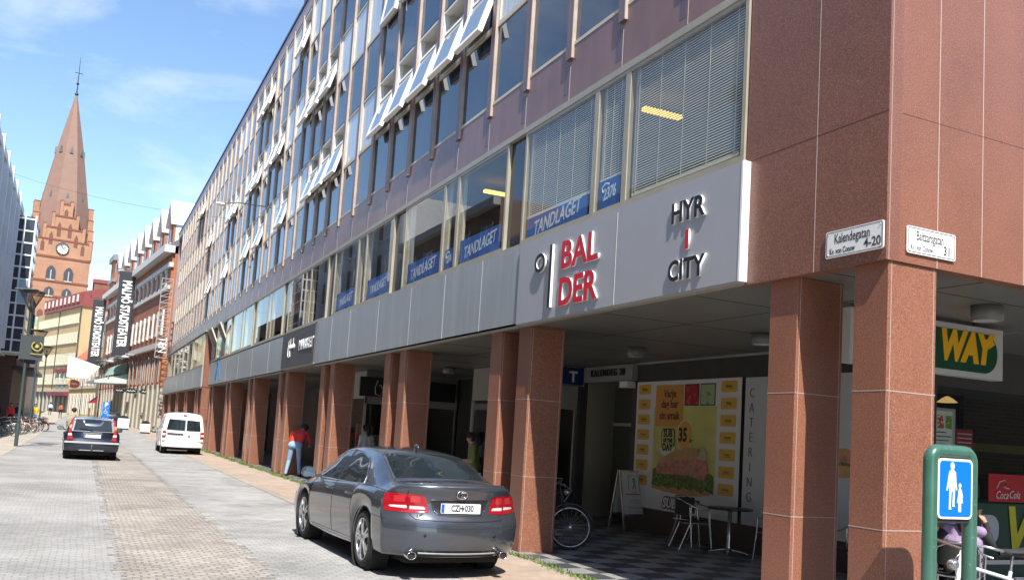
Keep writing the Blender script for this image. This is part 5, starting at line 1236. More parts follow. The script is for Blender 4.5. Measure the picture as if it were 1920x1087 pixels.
for sx in (-1, 1):
    for y in (1.62, 2.52):
        h = c.hit((sx*3, y, .83), (-sx, 0, 0), 0)
        q = MB(); q.tube([(h.x-sx*.005, y-.11, .832), (h.x+sx*.022, y-.09, .835), (h.x+sx*.028, y, .837), (h.x+sx*.022, y+.09, .835), (h.x-sx*.005, y+.11, .832)], [.006, .013, .014, .013, .006], 8); q.build('door_handle', [paint_g], lx, world=False)
for sx in (-.45, .45):
    h = c.hit((sx, -3, .50), (0, 1, 0), .002); q = MB(); q.lathe([(.018, 0), (.02, .002), (.001, .002)], Matrix(((1, 0, 0, sx), (0, 0, -1, h.y), (0, 1, 0, .5), (0, 0, 0, 1))), 12); q.build('sensor', [seam_m], lx, world=False)
c.mirror(3.33, .985, 1.0, paint_g)
mb = MB(); mb.ball(Vector((0, 1.62, 1.43)), .06, 6, 0, (.35, 1.3, .9)); mb.build('roof_aerial', [paint_g], lx, world=False)

# ---------------------------------------------------------------- dark blue estate
paint_b = pbr('paint_navy', (.012, .020, .042), .3, metal=.3, coat=1)
vo = thing('estate_car', 'dark blue estate car with tall red tail lamps driving away in the left lane', 'car', (.39, 33.55, 0), R_(1.2))
PV = dict(L=4.71, y0=.22, y1=.3, crv=.13, arch=.36, axr=.98, axf=3.64, wz=.32, tw=.83, wrapc=(.5, .5), bulge=.012,
 zb=[(0, .30), (2, .24), (4.7, .24)], zs=[(0, .93), (1, .93), (2.5, .91), (3.5, .87), (4.2, .80), (4.71, .68)],
 zt=[(0, .97), (.05, 1.0), (.12, 1.15), (.30, 1.40), (.5, 1.435), (1.5, 1.45), (2.3, 1.44), (2.8, 1.36), (3.3, 1.06), (3.5, .98), (4.2, .88), (4.71, .72)],
 zr=[(0, .95), (.05, .97), (.12, 1.10), (.30, 1.35), (.5, 1.385), (1.5, 1.39), (2.3, 1.385), (2.8, 1.31), (3.3, 1.03), (3.5, .95), (4.2, .86), (4.71, .70)],
 wl=[(0, .83), (2, .87), (4.71, .78)], wm=[(0, .85), (.8, .88), (3.6, .88), (4.71, .78)], ws=[(0, .80), (.8, .83), (3, .83), (4.71, .70)],
 wr=[(0, .72), (.12, .69), (.30, .64), (.6, .62), (2.3, .61), (2.8, .62), (3.4, .66), (4.71, .55)],
 rear=[(.2, .09), (.35, .01), (.5, -.02), (.60, -.02), (.63, .05), (.9, .05), (1.0, .07), (1.4, .26), (1.5, .35)], front=[(.2, .1), (.4, 0), (.6, .02), (.8, .12)])
c = Car(vo, PV, paint_b); c.wheels(.31, 'plain', .2)
c.patch('side_window', carglass, [(.40, .97), (1.3, .96), (3.1, .93)], [(.50, 1.32), (1.3, 1.36), (2.65, 1.30)], 'side', n=8, m_=16)
def flat(nm, mat, pts, y_of, parent, th=.012, x0=0):
    q = MB(); n = len(pts); q.add([(x, y_of(z)-th, z) for x, z in pts]+[(x, y_of(z), z) for x, z in pts], [tuple(range(n)), tuple(range(2*n-1, n-1, -1))]+[(i, n+i, n+(i+1) % n, (i+1) % n) for i in range(n)]); return q.build(nm, [mat], parent, world=False, fixn=True)
yv = lambda z: .045+max(0, z-.98)*.56
# tailgate laid over the sloping rear
q = MB(); q.add([(-.66, yv(.98), .95), (.66, yv(.98), .95), (.6, yv(1.40), 1.40), (-.6, yv(1.40), 1.40), (-.62, .6, 1.42), (.62, .6, 1.42), (-.72, .5, .95), (.72, .5, .95)], [(0, 1, 2, 3), (3, 2, 5, 4), (0, 3, 4, 6), (1, 7, 5, 2)]); q.build('tailgate', [paint_b], vo, world=False)
flat('rear_window', carglass, [(-.60, .99), (.60, .99), (.54, 1.355), (-.54, 1.355)], yv, vo)
for sx in (-1, 1):
    pts = [(sx*.76, .66), (sx*.585, .66), (sx*.655, .98), (sx*.60, 1.36), (sx*.66, 1.36), (sx*.74, .98)]
    flat('tail_lamp', lampr, pts[:3]+[pts[5]], lambda z: .055, vo, .03); flat('tail_lamp', lampr, [pts[5], pts[2], pts[3], pts[4]], yv, vo, .03)
    flat('turn_lamp', lampo, [(sx*.735, 1.06), (sx*.66, 1.04), (sx*.645, 1.16), (sx*.72, 1.16)], yv, vo, .035)
    flat('reversing_lamp', lampw, [(sx*.75, .80), (sx*.63, .80), (sx*.64, .87), (sx*.75, .87)], lambda z: .052, vo, .035)
c.plate(.03, .80, 'BJX 381' if False else '', w=.52); flat('plate_trim', pbr('trim_grey', (.25, .26, .27), .5), [(-.3, .885), (.3, .885), (.28, .915), (-.28, .915)], lambda z: .045, vo, .03)
q = MB(); q.box(-.84, -.03, .555, .84, .05, .615); q.build('bumper_strip', [pbr('bumper_pale', (.42, .42, .44), .5)], vo, world=False)
q = MB(); q.tube([(0, .1, .33), (0, -.05, .33), (0, -.09, .38), (0, -.09, .46)], .022, 6); q.ball(Vector((0, -.09, .48)), .03, 6); q.tube([(-.38, .02, .32), (.38, .02, .32)], .02, 6); q.build('tow_bar', [pbr('tow_metal', (.2, .2, .2), .5, metal=.6)], vo, world=False)
q = MB(); q.tube([(-.42, .045, 1.06), (-.05, .03, 1.0), (0, .03, .99)], .009, 5); q.build('rear_wiper', [seam_m], vo, world=False)
c.mirror(3.05, .98, .98, pbr('mirror_black', (.02, .02, .02), .5), 1.05)
c.seam([(.1, .60), (4.5, .56)], 'side', r=.014, mat=darkm, name='side_strip')
q = MB()
for sx in (-1, 1): q.tube([(sx*.56, .5, 1.45), (sx*.56, 2.3, 1.47)], .012, 5)
q.build('roof_rail', [darkm], vo, world=False)
q = MB(); q.box(-.3, .8, 1.0, -.1, .95, 1.3) ; q.build('seat_back', [darkm], vo, world=False)

# ---------------------------------------------------------------- white panel van
paint_w = pbr('paint_white', (.80, .81, .82), .25, coat=.6)
va = thing('white_van', 'small white delivery van parked with its back to the camera before the far columns', 'van', (4.10, 42.05, 0), R_(-.4))
PC = dict(L=4.4, y0=.2, y1=.3, crv=.13, arch=.35, axr=.80, axf=3.5, wz=.32, tw=.84, wrapc=(.5, .5), bulge=.02,
 zb=[(0, .30), (4.4, .25)], zs=[(0, 1.02), (2.6, 1.0), (3.3, .98), (3.9, .86), (4.4, .68)],
 zt=[(0, 1.72), (.1, 1.79), (.5, 1.83), (1.8, 1.83), (2.4, 1.78), (2.8, 1.6), (3.3, 1.2), (3.6, 1.04), (4.0, .93), (4.4, .72)],
 zr=[(0, 1.62), (.1, 1.68), (.5, 1.71), (1.8, 1.71), (2.4, 1.67), (2.8, 1.5), (3.3, 1.15), (3.6, 1.01), (4.0, .9), (4.4, .7)],
 wl=[(0, .84), (2, .88), (4.4, .76)], wm=[(0, .88), (2, .90), (3.6, .89), (4.4, .78)], ws=[(0, .87), (2, .88), (3.4, .86), (4.4, .70)],
 wr=[(0, .72), (.3, .735), (1.8, .73), (2.5, .68), (3.3, .70), (4.4, .55)],
 rear=[(.2, .07), (.35, .0), (.5, -.02), (.56, .0), (.6, .03), (1.0, .04), (1.6, .10), (1.85, .2)], front=[(.2, .1), (.4, 0), (.6, .02), (.8, .12)])
c = Car(va, PC, paint_w); c.wheels(.315, 'plain', .2)
yc_ = lambda z: .03+max(0, z-1.0)*.10
q = MB(); q.add([(-.86, .035, .58), (.86, .035, .58), (.85, .04, 1.02), (.74, yc_(1.68), 1.66), (.66, .12, 1.75), (-.66, .12, 1.75), (-.74, yc_(1.68), 1.66), (-.85, .04, 1.02), (-.86, .4, .58), (.86, .4, .58), (.86, .4, 1.02), (.74, .4, 1.68), (-.74, .4, 1.68), (-.86, .4, 1.02), (0, .3, 1.79)],
 [(0, 1, 2, 7), (7, 2, 3, 6), (6, 3, 4, 5), (1, 9, 10, 2), (2, 10, 11, 3), (3, 11, 4), (8, 0, 7, 13), (13, 7, 6, 12), (12, 6, 5), (5, 4, 14), (4, 11, 14), (12, 5, 14)]); q.build('rear_door', [paint_w], va, world=False)
yd = lambda z: yc_(z)-.004
flat('rear_window', carglass, [(-.70, 1.06), (.06, 1.04), (.06, 1.50), (-.62, 1.52)], yd, va); flat('rear_window', carglass, [(.12, 1.04), (.72, 1.04), (.66, 1.48), (.12, 1.50)], yd, va)
for sx in (-1, 1):
    flat('tail_lamp', lampr, [(sx*.87, .72), (sx*.72, .72), (sx*.70, .98), (sx*.86, 1.0)], yd, va, .03); flat('reversing_lamp', lampw, [(sx*.865, .80), (sx*.74, .80), (sx*.73, .89), (sx*.86, .89)], yd, va, .035)
flat('door_handle_strip', darkm, [(-.66, .86), (.02, .85), (.0, .90), (-.67, .92)], yd, va, .03)
flat('badge', pbr('badge_blue', (.12, .15, .3), .4), ell(.05, .05, 12, .25, .80), yd, va, .02)
q = MB(); q.tube([(.08, yd(1.5)-.01, 1.52), (.08, yd(.62)-.01, .6)], .006, 4); q.build('door_seam', [seam_m], va, world=False)
q = MB(); q.box(-.06, .06, 1.70, .1, .12, 1.73); q.build('brake_lamp', [lampr], va, world=False)
c.patch('side_window', carglass, [(2.45, 1.06), (2.8, 1.05), (3.2, 1.04)], [(2.45, 1.55), (2.7, 1.5), (3.15, 1.12)], 'side', n=8, m_=10)
c.mirror(2.95, 1.05, 1.0, MATS['mirror_black'], 1.1)
c.seam([(1.35, .32), (1.35, 1.65)], 'side', name='panel_seam'); c.seam([(2.4, .32), (2.4, 1.6)], 'side', name='panel_seam')
q = MB(); q.box(-.45, .02, .30, .25, .1, .34); q.build('tow_plate', [pbr('scuffed', (.4, .38, .36), .6)], va, world=False)
# ---------------------------------------------------------------- distant dark car
dc = thing('parked_car', 'small dark car far down the street beyond the blue estate', 'car', (2.3, 84, zg(84)), R_(3))
c = Car(dc, dict(PV, y0=.22), pbr('paint_black', (.02, .022, .026), .3, coat=1)); c.wheels(.31, 'plain', .2)
c.patch('rear_window', carglass, [(-.55, .2), (-.52, .5)], [(.55, .2), (.52, .5)], 'top', n=6, m_=4, mirror=False)
# ================================================================ people
skin = pbr('skin', (.42, .24, .16), .6); hair_d = pbr('hair_dark', (.02, .015, .012), .6)
def person(label, loc, rz, J, cols, vox=.018, group=None, hands=0, hair=1, hairc=None, sc=1):
    """J: joints (local, facing +y). cols: top, legs, shoes (materials)"""
    t = thing('person', label, 'person', loc, R_(rz), group)
    top, legs, shoes, sleeve = cols
    slv = sleeve if not isinstance(sleeve, int) else None; mats = [skin, top, legs, shoes]+([slv] if slv else [])
    caps = []      # a, b, ra, rb, mat
    V = lambda k: Vector(J[k])
    pel, ch, nk, hd = V('pelvis'), V('chest'), V('neck'), V('head')
    sh = [V('shl'), V('shr')]
    up = (nk-pel).normalized(); side = (sh[1]-sh[0]).normalized()
    for s_ in (-1, 1):
        caps.append((pel+side*s_*.075, ch+side*s_*.085, .115, .115, 1)); caps.append((ch+side*s_*.06, nk+side*s_*.05-up*.05, .12, .075, 1))
        caps.append((pel+side*s_*.08-up*.02, pel+side*s_*.07+up*.03, .125, .12, 2))
    caps.append((sh[0], sh[1], .062, .062, 1)); caps.append((nk-up*.03, hd-(hd-nk).normalized()*.06, .055, .052, 0))
    caps.append((hd+(hd-nk).normalized()*.03, hd-(hd-nk).normalized()*.045+Vector(J.get('face', (0, .02, 0))), .098, .072, 0))
    fd = Vector(J.get('look', (0, 1, 0))).normalized(); hu = (hd-nk).normalized()
    caps.append((hd+fd*.088-hu*.02, hd+fd*.105-hu*.04, .014, .018, 0)); caps.append((hd+fd*.05-hu*.085, hd+fd*.06-hu*.09, .035, .03, 0))
    es = fd.cross(hu).normalized()
    for s_ in (-1, 1): caps.append((hd+es*s_*.092-hu*.01, hd+es*s_*.097+hu*.02, .018, .02, 0))
    for i, sd_ in enumerate('lr'):
        e, w = V('el'+sd_), V('wr'+sd_); hp, k, a = V('hip'+sd_), V('kn'+sd_), V('an'+sd_); toe = V('toe'+sd_)
        caps.append((sh[i], e, .056, .045, 4 if slv else 1)); caps.append((e, w, .043, .030, 4 if slv else (1 if sleeve else 0)))
        hdn = (w-e).normalized(); hx = Vector(J.get('hand'+sd_, tuple(hdn))).normalized()
        caps.append((w, w+hx*.06, .028, .036, 0))
        lat = hx.cross(up).normalized() if abs(hx.dot(up)) < .9 else side
        if hands:
            for f in range(4):
                b = w+hx*.085+lat*(f-1.5)*.021; m1 = b+hx*(.036-.004*abs(f-1.2)); m2 = m1+(hx*.8-hx.cross(lat)*(.5+.2*f))*.028; caps.append((b-hx*.02, m1, .0095, .0085, 0)); caps.append((m1, m2, .0085, .0075, 0))
            tb = w+hx*.035-lat*.035; caps.append((tb, tb-lat*.025+hx*.03, .012, .010, 0)); caps.append((tb-lat*.025+hx*.03, tb-lat*.028+hx*.055, .010, .008, 0))
        else:
            caps.append((w+hx*.06, w+hx*.15, .032, .018, 0)); caps.append((w+hx*.03-lat*.03, w+hx*.08-lat*.045, .013, .011, 0))
        caps.append((hp, k, .085, .06, 2)); caps.append((k, a, .058, .042, 2)); caps.append((a-Vector((0, 0, .035)), toe, .042, .035, 3))
    mb = MB()
    for a, b, ra, rb, mt in caps:
        d = b-a; L_ = max(d.length, 1e-4); q = d.to_track_quat('Z', 'Y').to_matrix().to_4x4(); T = Matrix.Translation(a) @ q; pr = []
        for i in range(5): t_ = math.pi/2*(1-i/4); pr.append((ra*math.cos(t_)+1e-4, -ra*math.sin(t_)))
        for i in range(5): t_ = math.pi/2*i/4; pr.append((rb*math.cos(t_)+1e-4, L_+rb*math.sin(t_)))
        mb.lathe(pr, T, 12)
    tmp = mb.build('tmp', [skin], None)
    md = tmp.modifiers.new('r', 'REMESH'); md.mode = 'VOXEL'; md.voxel_size = vox
    md2 = tmp.modifiers.new('s', 'SMOOTH'); md2.factor = .5; md2.iterations = 2 if hands else 4
    me = bpy.data.meshes.new_from_object(tmp.evaluated_get(bpy.context.evaluated_depsgraph_get())); bpy.data.objects.remove(tmp)
    me.name = 'body'; me.materials.clear()
    for m_ in mats: me.materials.append(m_)
    A = np.array([c[0] for c in caps]); B = np.array([c[1] for c in caps]); ra = np.array([c[2] for c in caps]); rb = np.array([c[3] for c in caps]); mi = np.array([c[4] for c in caps])
    D_ = B-A; LL = (D_**2).sum(1)+1e-9
    for p in me.polygons:
        c = np.array(p.center); t_ = np.clip(((c-A)*D_).sum(1)/LL, 0, 1); dd = np.sqrt(((c-(A+D_*t_[:, None]))**2).sum(1))-(ra+(rb-ra)*t_); p.material_index = int(mi[int(dd.argmin())]); p.use_smooth = True
    o = bpy.data.objects.new('body', me); COL.objects.link(o); o.parent = t
    if hair:
        q = MB(); T = Matrix.Translation(hd+hu*.035-fd*.02); q.lathe([(.112*math.sin(math.pi*i/10)+1e-4, -.112*math.cos(math.pi*i/10)) for i in range(11)], T @ hu.to_track_quat('Z', 'Y').to_matrix().to_4x4(), 14)
        if hair > 1: q.tube([hd+hu*.06-fd*.06, hd-fd*.095-hu*.06, hd-fd*.08-hu*.2], [.075, .06, .03], 10)
        # cut the face side away
        vs = q.v; keep = []
        for f in q.f:
            c = sum((Vector(vs[i]) for i in f), Vector())/len(f)-hd
            keep.append(not (c.dot(fd) > .035 and c.dot(hu) < .075))
        q.f = [f for f, k_ in zip(q.f, keep) if k_]; q.m = [0]*len(q.f); q.sm = [True]*len(q.f)
        q.build('hair', [hairc or hair_d], t, world=False)
    return t
def stand(**k):
    J = dict(pelvis=(0, 0, .95), chest=(0, .02, 1.25), neck=(0, 0, 1.47), head=(0, .03, 1.62), shl=(-.17, 0, 1.41), shr=(.17, 0, 1.41), ell=(-.24, -.02, 1.12), elr=(.24, -.02, 1.12), wrl=(-.24, .08, .88), wrr=(.24, .08, .88),
             hipl=(-.09, 0, .9), hipr=(.09, 0, .9), knl=(-.11, .03, .5), knr=(.11, .03, .5), anl=(-.11, 0, .09), anr=(.11, 0, .09), toel=(-.13, .15, .04), toer=(.13, .15, .04)); J.update(k); return J
cl = lambda n, c, r=.85: pbr('cloth_'+n, c, r, var=.12, vscale=9, bump=.15, bscale=30)
red_, jean, whitec, blackc, olive, greyc, purp, teal, khaki = cl('red', (.68, .05, .04)), cl('denim', (.22, .36, .52)), cl('white', (.6, .6, .58)), cl('black', (.02, .02, .024)), cl('olive', (.16, .20, .06)), cl('grey', (.2, .2, .21)), cl('purple', (.30, .22, .36)), cl('teal', (.015, .035, .04)), cl('khaki', (.33, .29, .22))
shoe = pbr('shoe_dark', (.05, .03, .025), .6)
# man in red, bending towards the column
person('man in a red shirt and blue jeans, seen from behind, stooping beside a column', (6.17, 28.6, 0), -30,
       stand(pelvis=(0, -.02, .98), chest=(.03, .16, 1.26), neck=(.05, .30, 1.43), head=(.07, .44, 1.52), look=(.1, .9, -.5), shl=(-.17, .24, 1.38), shr=(.2, .24, 1.36), ell=(-.25, .30, 1.12), elr=(.29, .36, 1.10), wrl=(-.14, .5, 1.0), wrr=(.22, .56, .98), hipl=(-.1, -.02, .92), hipr=(.1, -.02, .92), anl=(-.2, -.05, .09), toel=(-.24, .1, .04), knl=(-.16, .03, .5), anr=(.14, .05, .09), toer=(.15, .2, .04)), (red_, jean, shoe, 1), vox=.016).scale = (1.18, 1.1, 1)
person('woman in an olive green top looking into the arcade shop window', (7.3, 16.95, 0), 60, stand(head=(0, .08, 1.56), look=(0, .8, -.5), elr=(.24, .02, 1.12), wrr=(.12, .26, 1.1), wrl=(-.1, .28, 1.12)), (olive, olive, shoe, 0), vox=.016, hair=2)
person('woman in a white top with dark skirt, standing at the curtained arcade window', (7.05, 23.9, 0), 20, stand(wrl=(-.1, .28, 1.12)), (whitec, cl('brown', (.09, .05, .045)), shoe, 0), vox=.02, hair=2)
# seated pair at the corner shop
def sit(**k):
    J = dict(pelvis=(0, 0, .50), chest=(0, .02, .78), neck=(0, .04, .98), head=(0, .08, 1.11), shl=(-.17, .03, .93), shr=(.17, .03, .93), ell=(-.25, .1, .68), elr=(.25, .1, .68), wrl=(-.14, .32, .76), wrr=(.14, .32, .76),
             hipl=(-.1, 0, .48), hipr=(.1, 0, .48), knl=(-.13, .42, .5), knr=(.13, .42, .5), anl=(-.13, .40, .09), anr=(.13, .40, .09), toel=(-.14, .54, .04), toer=(.14, .54, .04)); J.update(k); return J
pA = person('seated person in a purple sweater and dark sleeves, one hand raised behind the blue sign', (8.98, 6.95, 0), -60, sit(elr=(.27, .16, .78), wrr=(.20, .16, 1.02), handr=(-.4, .1, .6), ell=(-.3, -.02, .72), wrl=(-.25, .2, .9), handl=(.1, .3, .6)), (purp, blackc, shoe, blackc), vox=.0085, hands=1, hair=2)
pB = person('seated person in a dark teal jacket holding a hand up beside the red cup', (9.5, 7.25, 0), 10, sit(elr=(.32, .1, .76), wrr=(.30, .06, 1.0), handr=(.0, .05, 1), head=(-.02, .08, 1.08)), (teal, blackc, shoe, 1), vox=.0085, hands=1, hair=2)
# distant people
for (x, y, rz, c1, c2, lab) in ((-.34, 46.2, 0, khaki, greyc, 'stout man in a pale beige jacket walking ahead of the blue estate car'), (-4.4, 70, 200, red_, blackc, 'person in dark red standing behind the left hand bicycles'), (-4.15, 73, 160, blackc, jean, 'person in black leaning over the left hand bicycles'), (-5.0, 68, 120, blackc, blackc, 'person in black near the left edge behind the bicycles'),
                                (-3.3, 79, 180, cl('yellow', (.6, .38, .05)), jean, 'person in yellow behind the farthest bicycles on the left'), (-3.9, 135, 0, cl('sky', (.5, .6, .75)), blackc, 'tiny pedestrian in pale blue on the far pavement left of the estate car'), (-2.35, 120, 10, cl('brick', (.35, .1, .06)), blackc, 'small pedestrian with reddish top beyond the beige jacket man'), (5.3, 112, 0, blackc, blackc, 'tiny dark pedestrian beside the theatre arches between the white boards')):
    person(lab, (x, y, zg(y)), rz, stand(ell=(-.26, -.05, 1.12)), (c1, c2, shoe, 1), vox=.03)

# ================================================================ bicycles
rub = pbr('bike_tyre', (.025, .025, .025), .8); steel = pbr('bike_steel', (.5, .5, .52), .3, metal=.9)
def bicycle(label, loc, rz, fcol, steer=0, group=None, lean=0, basket=False, drop=False, detail=1, white_=False):
    t = thing('bicycle', label, 'bicycle', loc, R_(rz), group); fm = fcol
    r = .34; wb = 1.08; Ln = Matrix.Rotation(R_(lean), 4, 'X')
    hx, hz = .88*wb, .93
    St = Ln @ Matrix.Translation((wb-.16, 0, .8)) @ Matrix.Rotation(R_(steer), 4, Vector((-.3, 0, 1)).normalized()) @ Matrix.Translation((-(wb-.16), 0, -.8))
    def wheel(cx, T):
        q = MB(); q.tube([T @ Vector((cx+(r-.018)*math.cos(a), 0, r+(r-.018)*math.sin(a))) for a in np.linspace(0, 2*math.pi, 30, endpoint=False)], .018, 6, 0, closed=True); w = q.build('wheel', [rub], t, world=False)
        q = MB(); q.tube([T @ Vector((cx+(r-.045)*math.cos(a), 0, r+(r-.045)*math.sin(a))) for a in np.linspace(0, 2*math.pi, 30, endpoint=False)], .010, 5, 0, closed=True)
        for i in range(20 if detail else 8):
            a = 2*math.pi*i/(20 if detail else 8); q.tube([T @ Vector((cx+.02*math.cos(a+1.2), .02*(-1)**i, r+.02*math.sin(a+1.2))), T @ Vector((cx+(r-.045)*math.cos(a), 0, r+(r-.045)*math.sin(a)))], .0018 if detail else .003, 3)
        q.tube([T @ Vector((cx, -.05, r)), T @ Vector((cx, .05, r))], .02, 8); q.build('spokes', [steel], w, world=False)
        q = MB(); q.tube([T @ Vector((cx+(r+.02)*math.cos(a), 0, r+(r+.02)*math.sin(a))) for a in np.linspace(R_(20), R_(170), 14)], .016, 5); q.build('mudguard', [steel if white_ else fm], t, world=False)
    wheel(0, Ln); wheel(wb, St)
    L3 = lambda *p: [Ln @ Vector(a) for a in p]
    q = MB(); bb = (.46, 0, .29); st = (.28, 0, .80); h1 = (wb-.22, 0, .86); h2 = (wb-.17, 0, .70)
    q.tube(L3(bb, st), .016, 7); q.tube(L3(bb, h2), .018, 7); q.tube(L3((.30, 0, .74), h1), .015, 7); q.tube(L3(h1, h2), .02, 7)
    for s_ in (-1, 1): q.tube(L3((0, .05*s_, r), (.44, .03*s_, .29)), .009, 5); q.tube(L3((0, .05*s_, r), (.29, .02*s_, .74)), .008, 5)
    q.build('frame', [fm], t, world=False)
    q = MB(); S3 = lambda *p: [St @ Vector(a) for a in p]
    for s_ in (-1, 1): q.tube(S3((wb-.16, .04*s_, .68), (wb-.1, .055*s_, .5), (wb, .055*s_, r)), .010, 6)
    q.tube(S3((wb-.17, 0, .68), (wb-.245, 0, .97)), .013, 6); q.build('fork', [fm], t, world=False)
    q = MB(); z = 1.0
    if drop: pts = S3((wb-.3, -.28, z-.1), (wb-.2, -.28, z+.0), (wb-.15, -.22, z+.0), (wb-.2, 0, z), (wb-.15, .22, z), (wb-.2, .28, z), (wb-.3, .28, z-.1))
    else: pts = S3((wb-.48, -.27, z-.02), (wb-.36, -.27, z), (wb-.22, -.2, z+.03), (wb-.24, 0, z-.02), (wb-.22, .2, z+.03), (wb-.36, .27, z), (wb-.48, .27, z-.02))
    q.tube(pts, .011, 7); q.build('handlebar', [steel], t, world=False)
    for a, b in ((pts[0], pts[1]), (pts[-1], pts[-2])): q = MB(); q.tube([a, a+(b-a)*.9], .017, 7); q.build('grip', [rub], t, world=False)
    if detail:
        q = MB(); p0 = St @ Vector((wb-.26, .12, z+.01)); q.tube([p0, p0+Vector((.05, .06, -.04)), p0+Vector((-.02, .13, -.07))], .008, 5); p0 = St @ Vector((wb-.26, -.12, z+.01)); q.tube([p0, p0+Vector((.05, -.06, -.04)), p0+Vector((-.02, -.13, -.07))], .008, 5)
        q.tube([St @ Vector((wb-.2, .05, z)), St @ Vector((wb-.05, .04, z-.1)), St @ Vector((wb-.14, .03, .72))], .004, 4); q.build('brake_lever', [steel], t, world=False)
        q = MB(); q.ball(St @ Vector((wb-.12, 0, .86)), .045, 6, 0, (1.2, 1, 1)); q.build('front_lamp', [steel], t, world=False)
    q = MB(); q.tube(L3(st, (.25, 0, .93)), .012, 6); q.build('seat_post', [steel], t, world=False)
    q = MB(); G = []
    for i, (x, w_) in enumerate(((.10, .07), (.14, .10), (.22, .085), (.30, .045), (.38, .028), (.41, .012))): G.append([Ln @ Vector((x, w_*math.cos(a), .955+.03*math.sin(a)+(.012 if i == 0 else 0))) for a in np.linspace(0, 2*math.pi, 13)])
    q.grid(G, 0, True); q.add(G[0][:-1], [tuple(range(12))]); q.build('saddle', [rub], t, world=False)
    q = MB(); q.lathe([(.001, .03), (.09, .03), (.09, .036)], Ln @ Matrix.Translation((.46, 0, .29)) @ Matrix.Rotation(R_(-90), 4, 'X'), 18)
    for s_ in (-1, 1): q.tube(L3((.46, .04*s_, .29), (.46+.12*s_, .07*s_, .29-.12*s_)), .009, 5); q.box(.42+.12*s_, .07*s_-.01, .27-.12*s_, .50+.12*s_, .07*s_+.09*s_, .29-.12*s_, 0, T=Ln)
    q.tube(L3((.46, .036, .37), (0, .036, .37)), .004, 4); q.tube(L3((.46, .036, .21), (0, .036, .30)), .004, 4); q.build('crank', [steel], t, world=False)
    q = MB(); z = .74
    for s_ in (-1, 1): q.tube(L3((.28, .05*s_, z), (-.25, .06*s_, z)), .006, 4); q.tube(L3((-.02, .05*s_, r), (-.12, .06*s_, z)), .005, 4)
    for i in range(4): q.tube(L3((.2-.14*i, -.06, z), (.2-.14*i, .06, z)), .005, 4)
    q.build('rack', [steel], t, world=False)
    if basket:
        q = MB(); q.box(wb-.1, -.16, .78, wb+.2, .16, .80, 0, T=St)
        for i in range(7):
            for (a, b) in (((wb-.1+i*.05, -.16), 0), ((wb-.1+i*.05, .16), 0)): q.box(a[0], a[1]-.004, .8, a[0]+.008, a[1]+.004, 1.0, 0, T=St)
        for a in (.99, .9): q.box(wb-.1, -.165, a, wb+.2, -.155, a+.012, 0, T=St); q.box(wb-.1, .155, a, wb+.2, .165, a+.012, 0, T=St); q.box(wb+.19, -.16, a, wb+.2, .16, a+.012, 0, T=St); q.box(wb-.1, -.16, a, wb-.09, .16, a+.012, 0, T=St)
        q.build('basket', [darkm], t, world=False)
    return t
bk1 = pbr('bike_black', (.02, .02, .022), .3); bk2 = pbr('bike_white', (.72, .73, .76), .3); bk3 = pbr('bike_red', (.3, .02, .03), .35); bk4 = pbr('bike_green', (.04, .12, .08), .35); bk5 = pbr('bike_silver', (.4, .41, .43), .3, metal=.5); bk6 = pbr('bike_orange', (.55, .2, .04), .35)
bicycle('black bicycle with its front wheel turned out from behind the arcade column', (6.86, 13.2, 0), -88, bk1, steer=62, lean=4)
bicycle('white bicycle with black saddle parked behind the blue pedestrian sign', (7.36, 4.98, 0), 178, bk2, steer=14, lean=3, white_=True)
bicycle('old brown bicycle leaning in the shade before the ninth column pair, by the white van', (6.35, 50.3, 0), -80, pbr('bike_brown', (.14, .06, .03), .5), steer=20, lean=-10, detail=0)
labs = ['black bicycle nearest the camera in the left row, cut by the picture edge', 'silver bicycle just left of the nearest street lamp in the left row', 'black bicycle with a basket directly behind the nearest street lamp', 'dark red bicycle next to the lamp post in the left row', 'white bicycle in the middle of the left row', 'green bicycle between the white and the orange one', 'orange bicycle in the left row', 'black bicycle with its pale wheel facing the street beyond the orange one', 'silver bicycle near the far end of the left row', 'black bicycle with a basket near the far end of the left row', 'white bicycle second from the far end of the left row', 'dark red bicycle at the far end of the left row']
cols_ = [bk1, bk5, bk1, bk3, bk2, bk4, bk6, bk1, bk5, bk1, bk2, bk3]
for i, lb in enumerate(labs):
    y = 55.5+i*1.5; bicycle(lb, (-4.6+.12*i+.2*math.sin(i*2.3), y, 0), -22+8*math.sin(i*1.7), cols_[i], steer=18*math.sin(i*2.1), lean=6*math.cos(i), basket=i in (2, 9), detail=0, group='bicycles parked in a row on the left pavement')

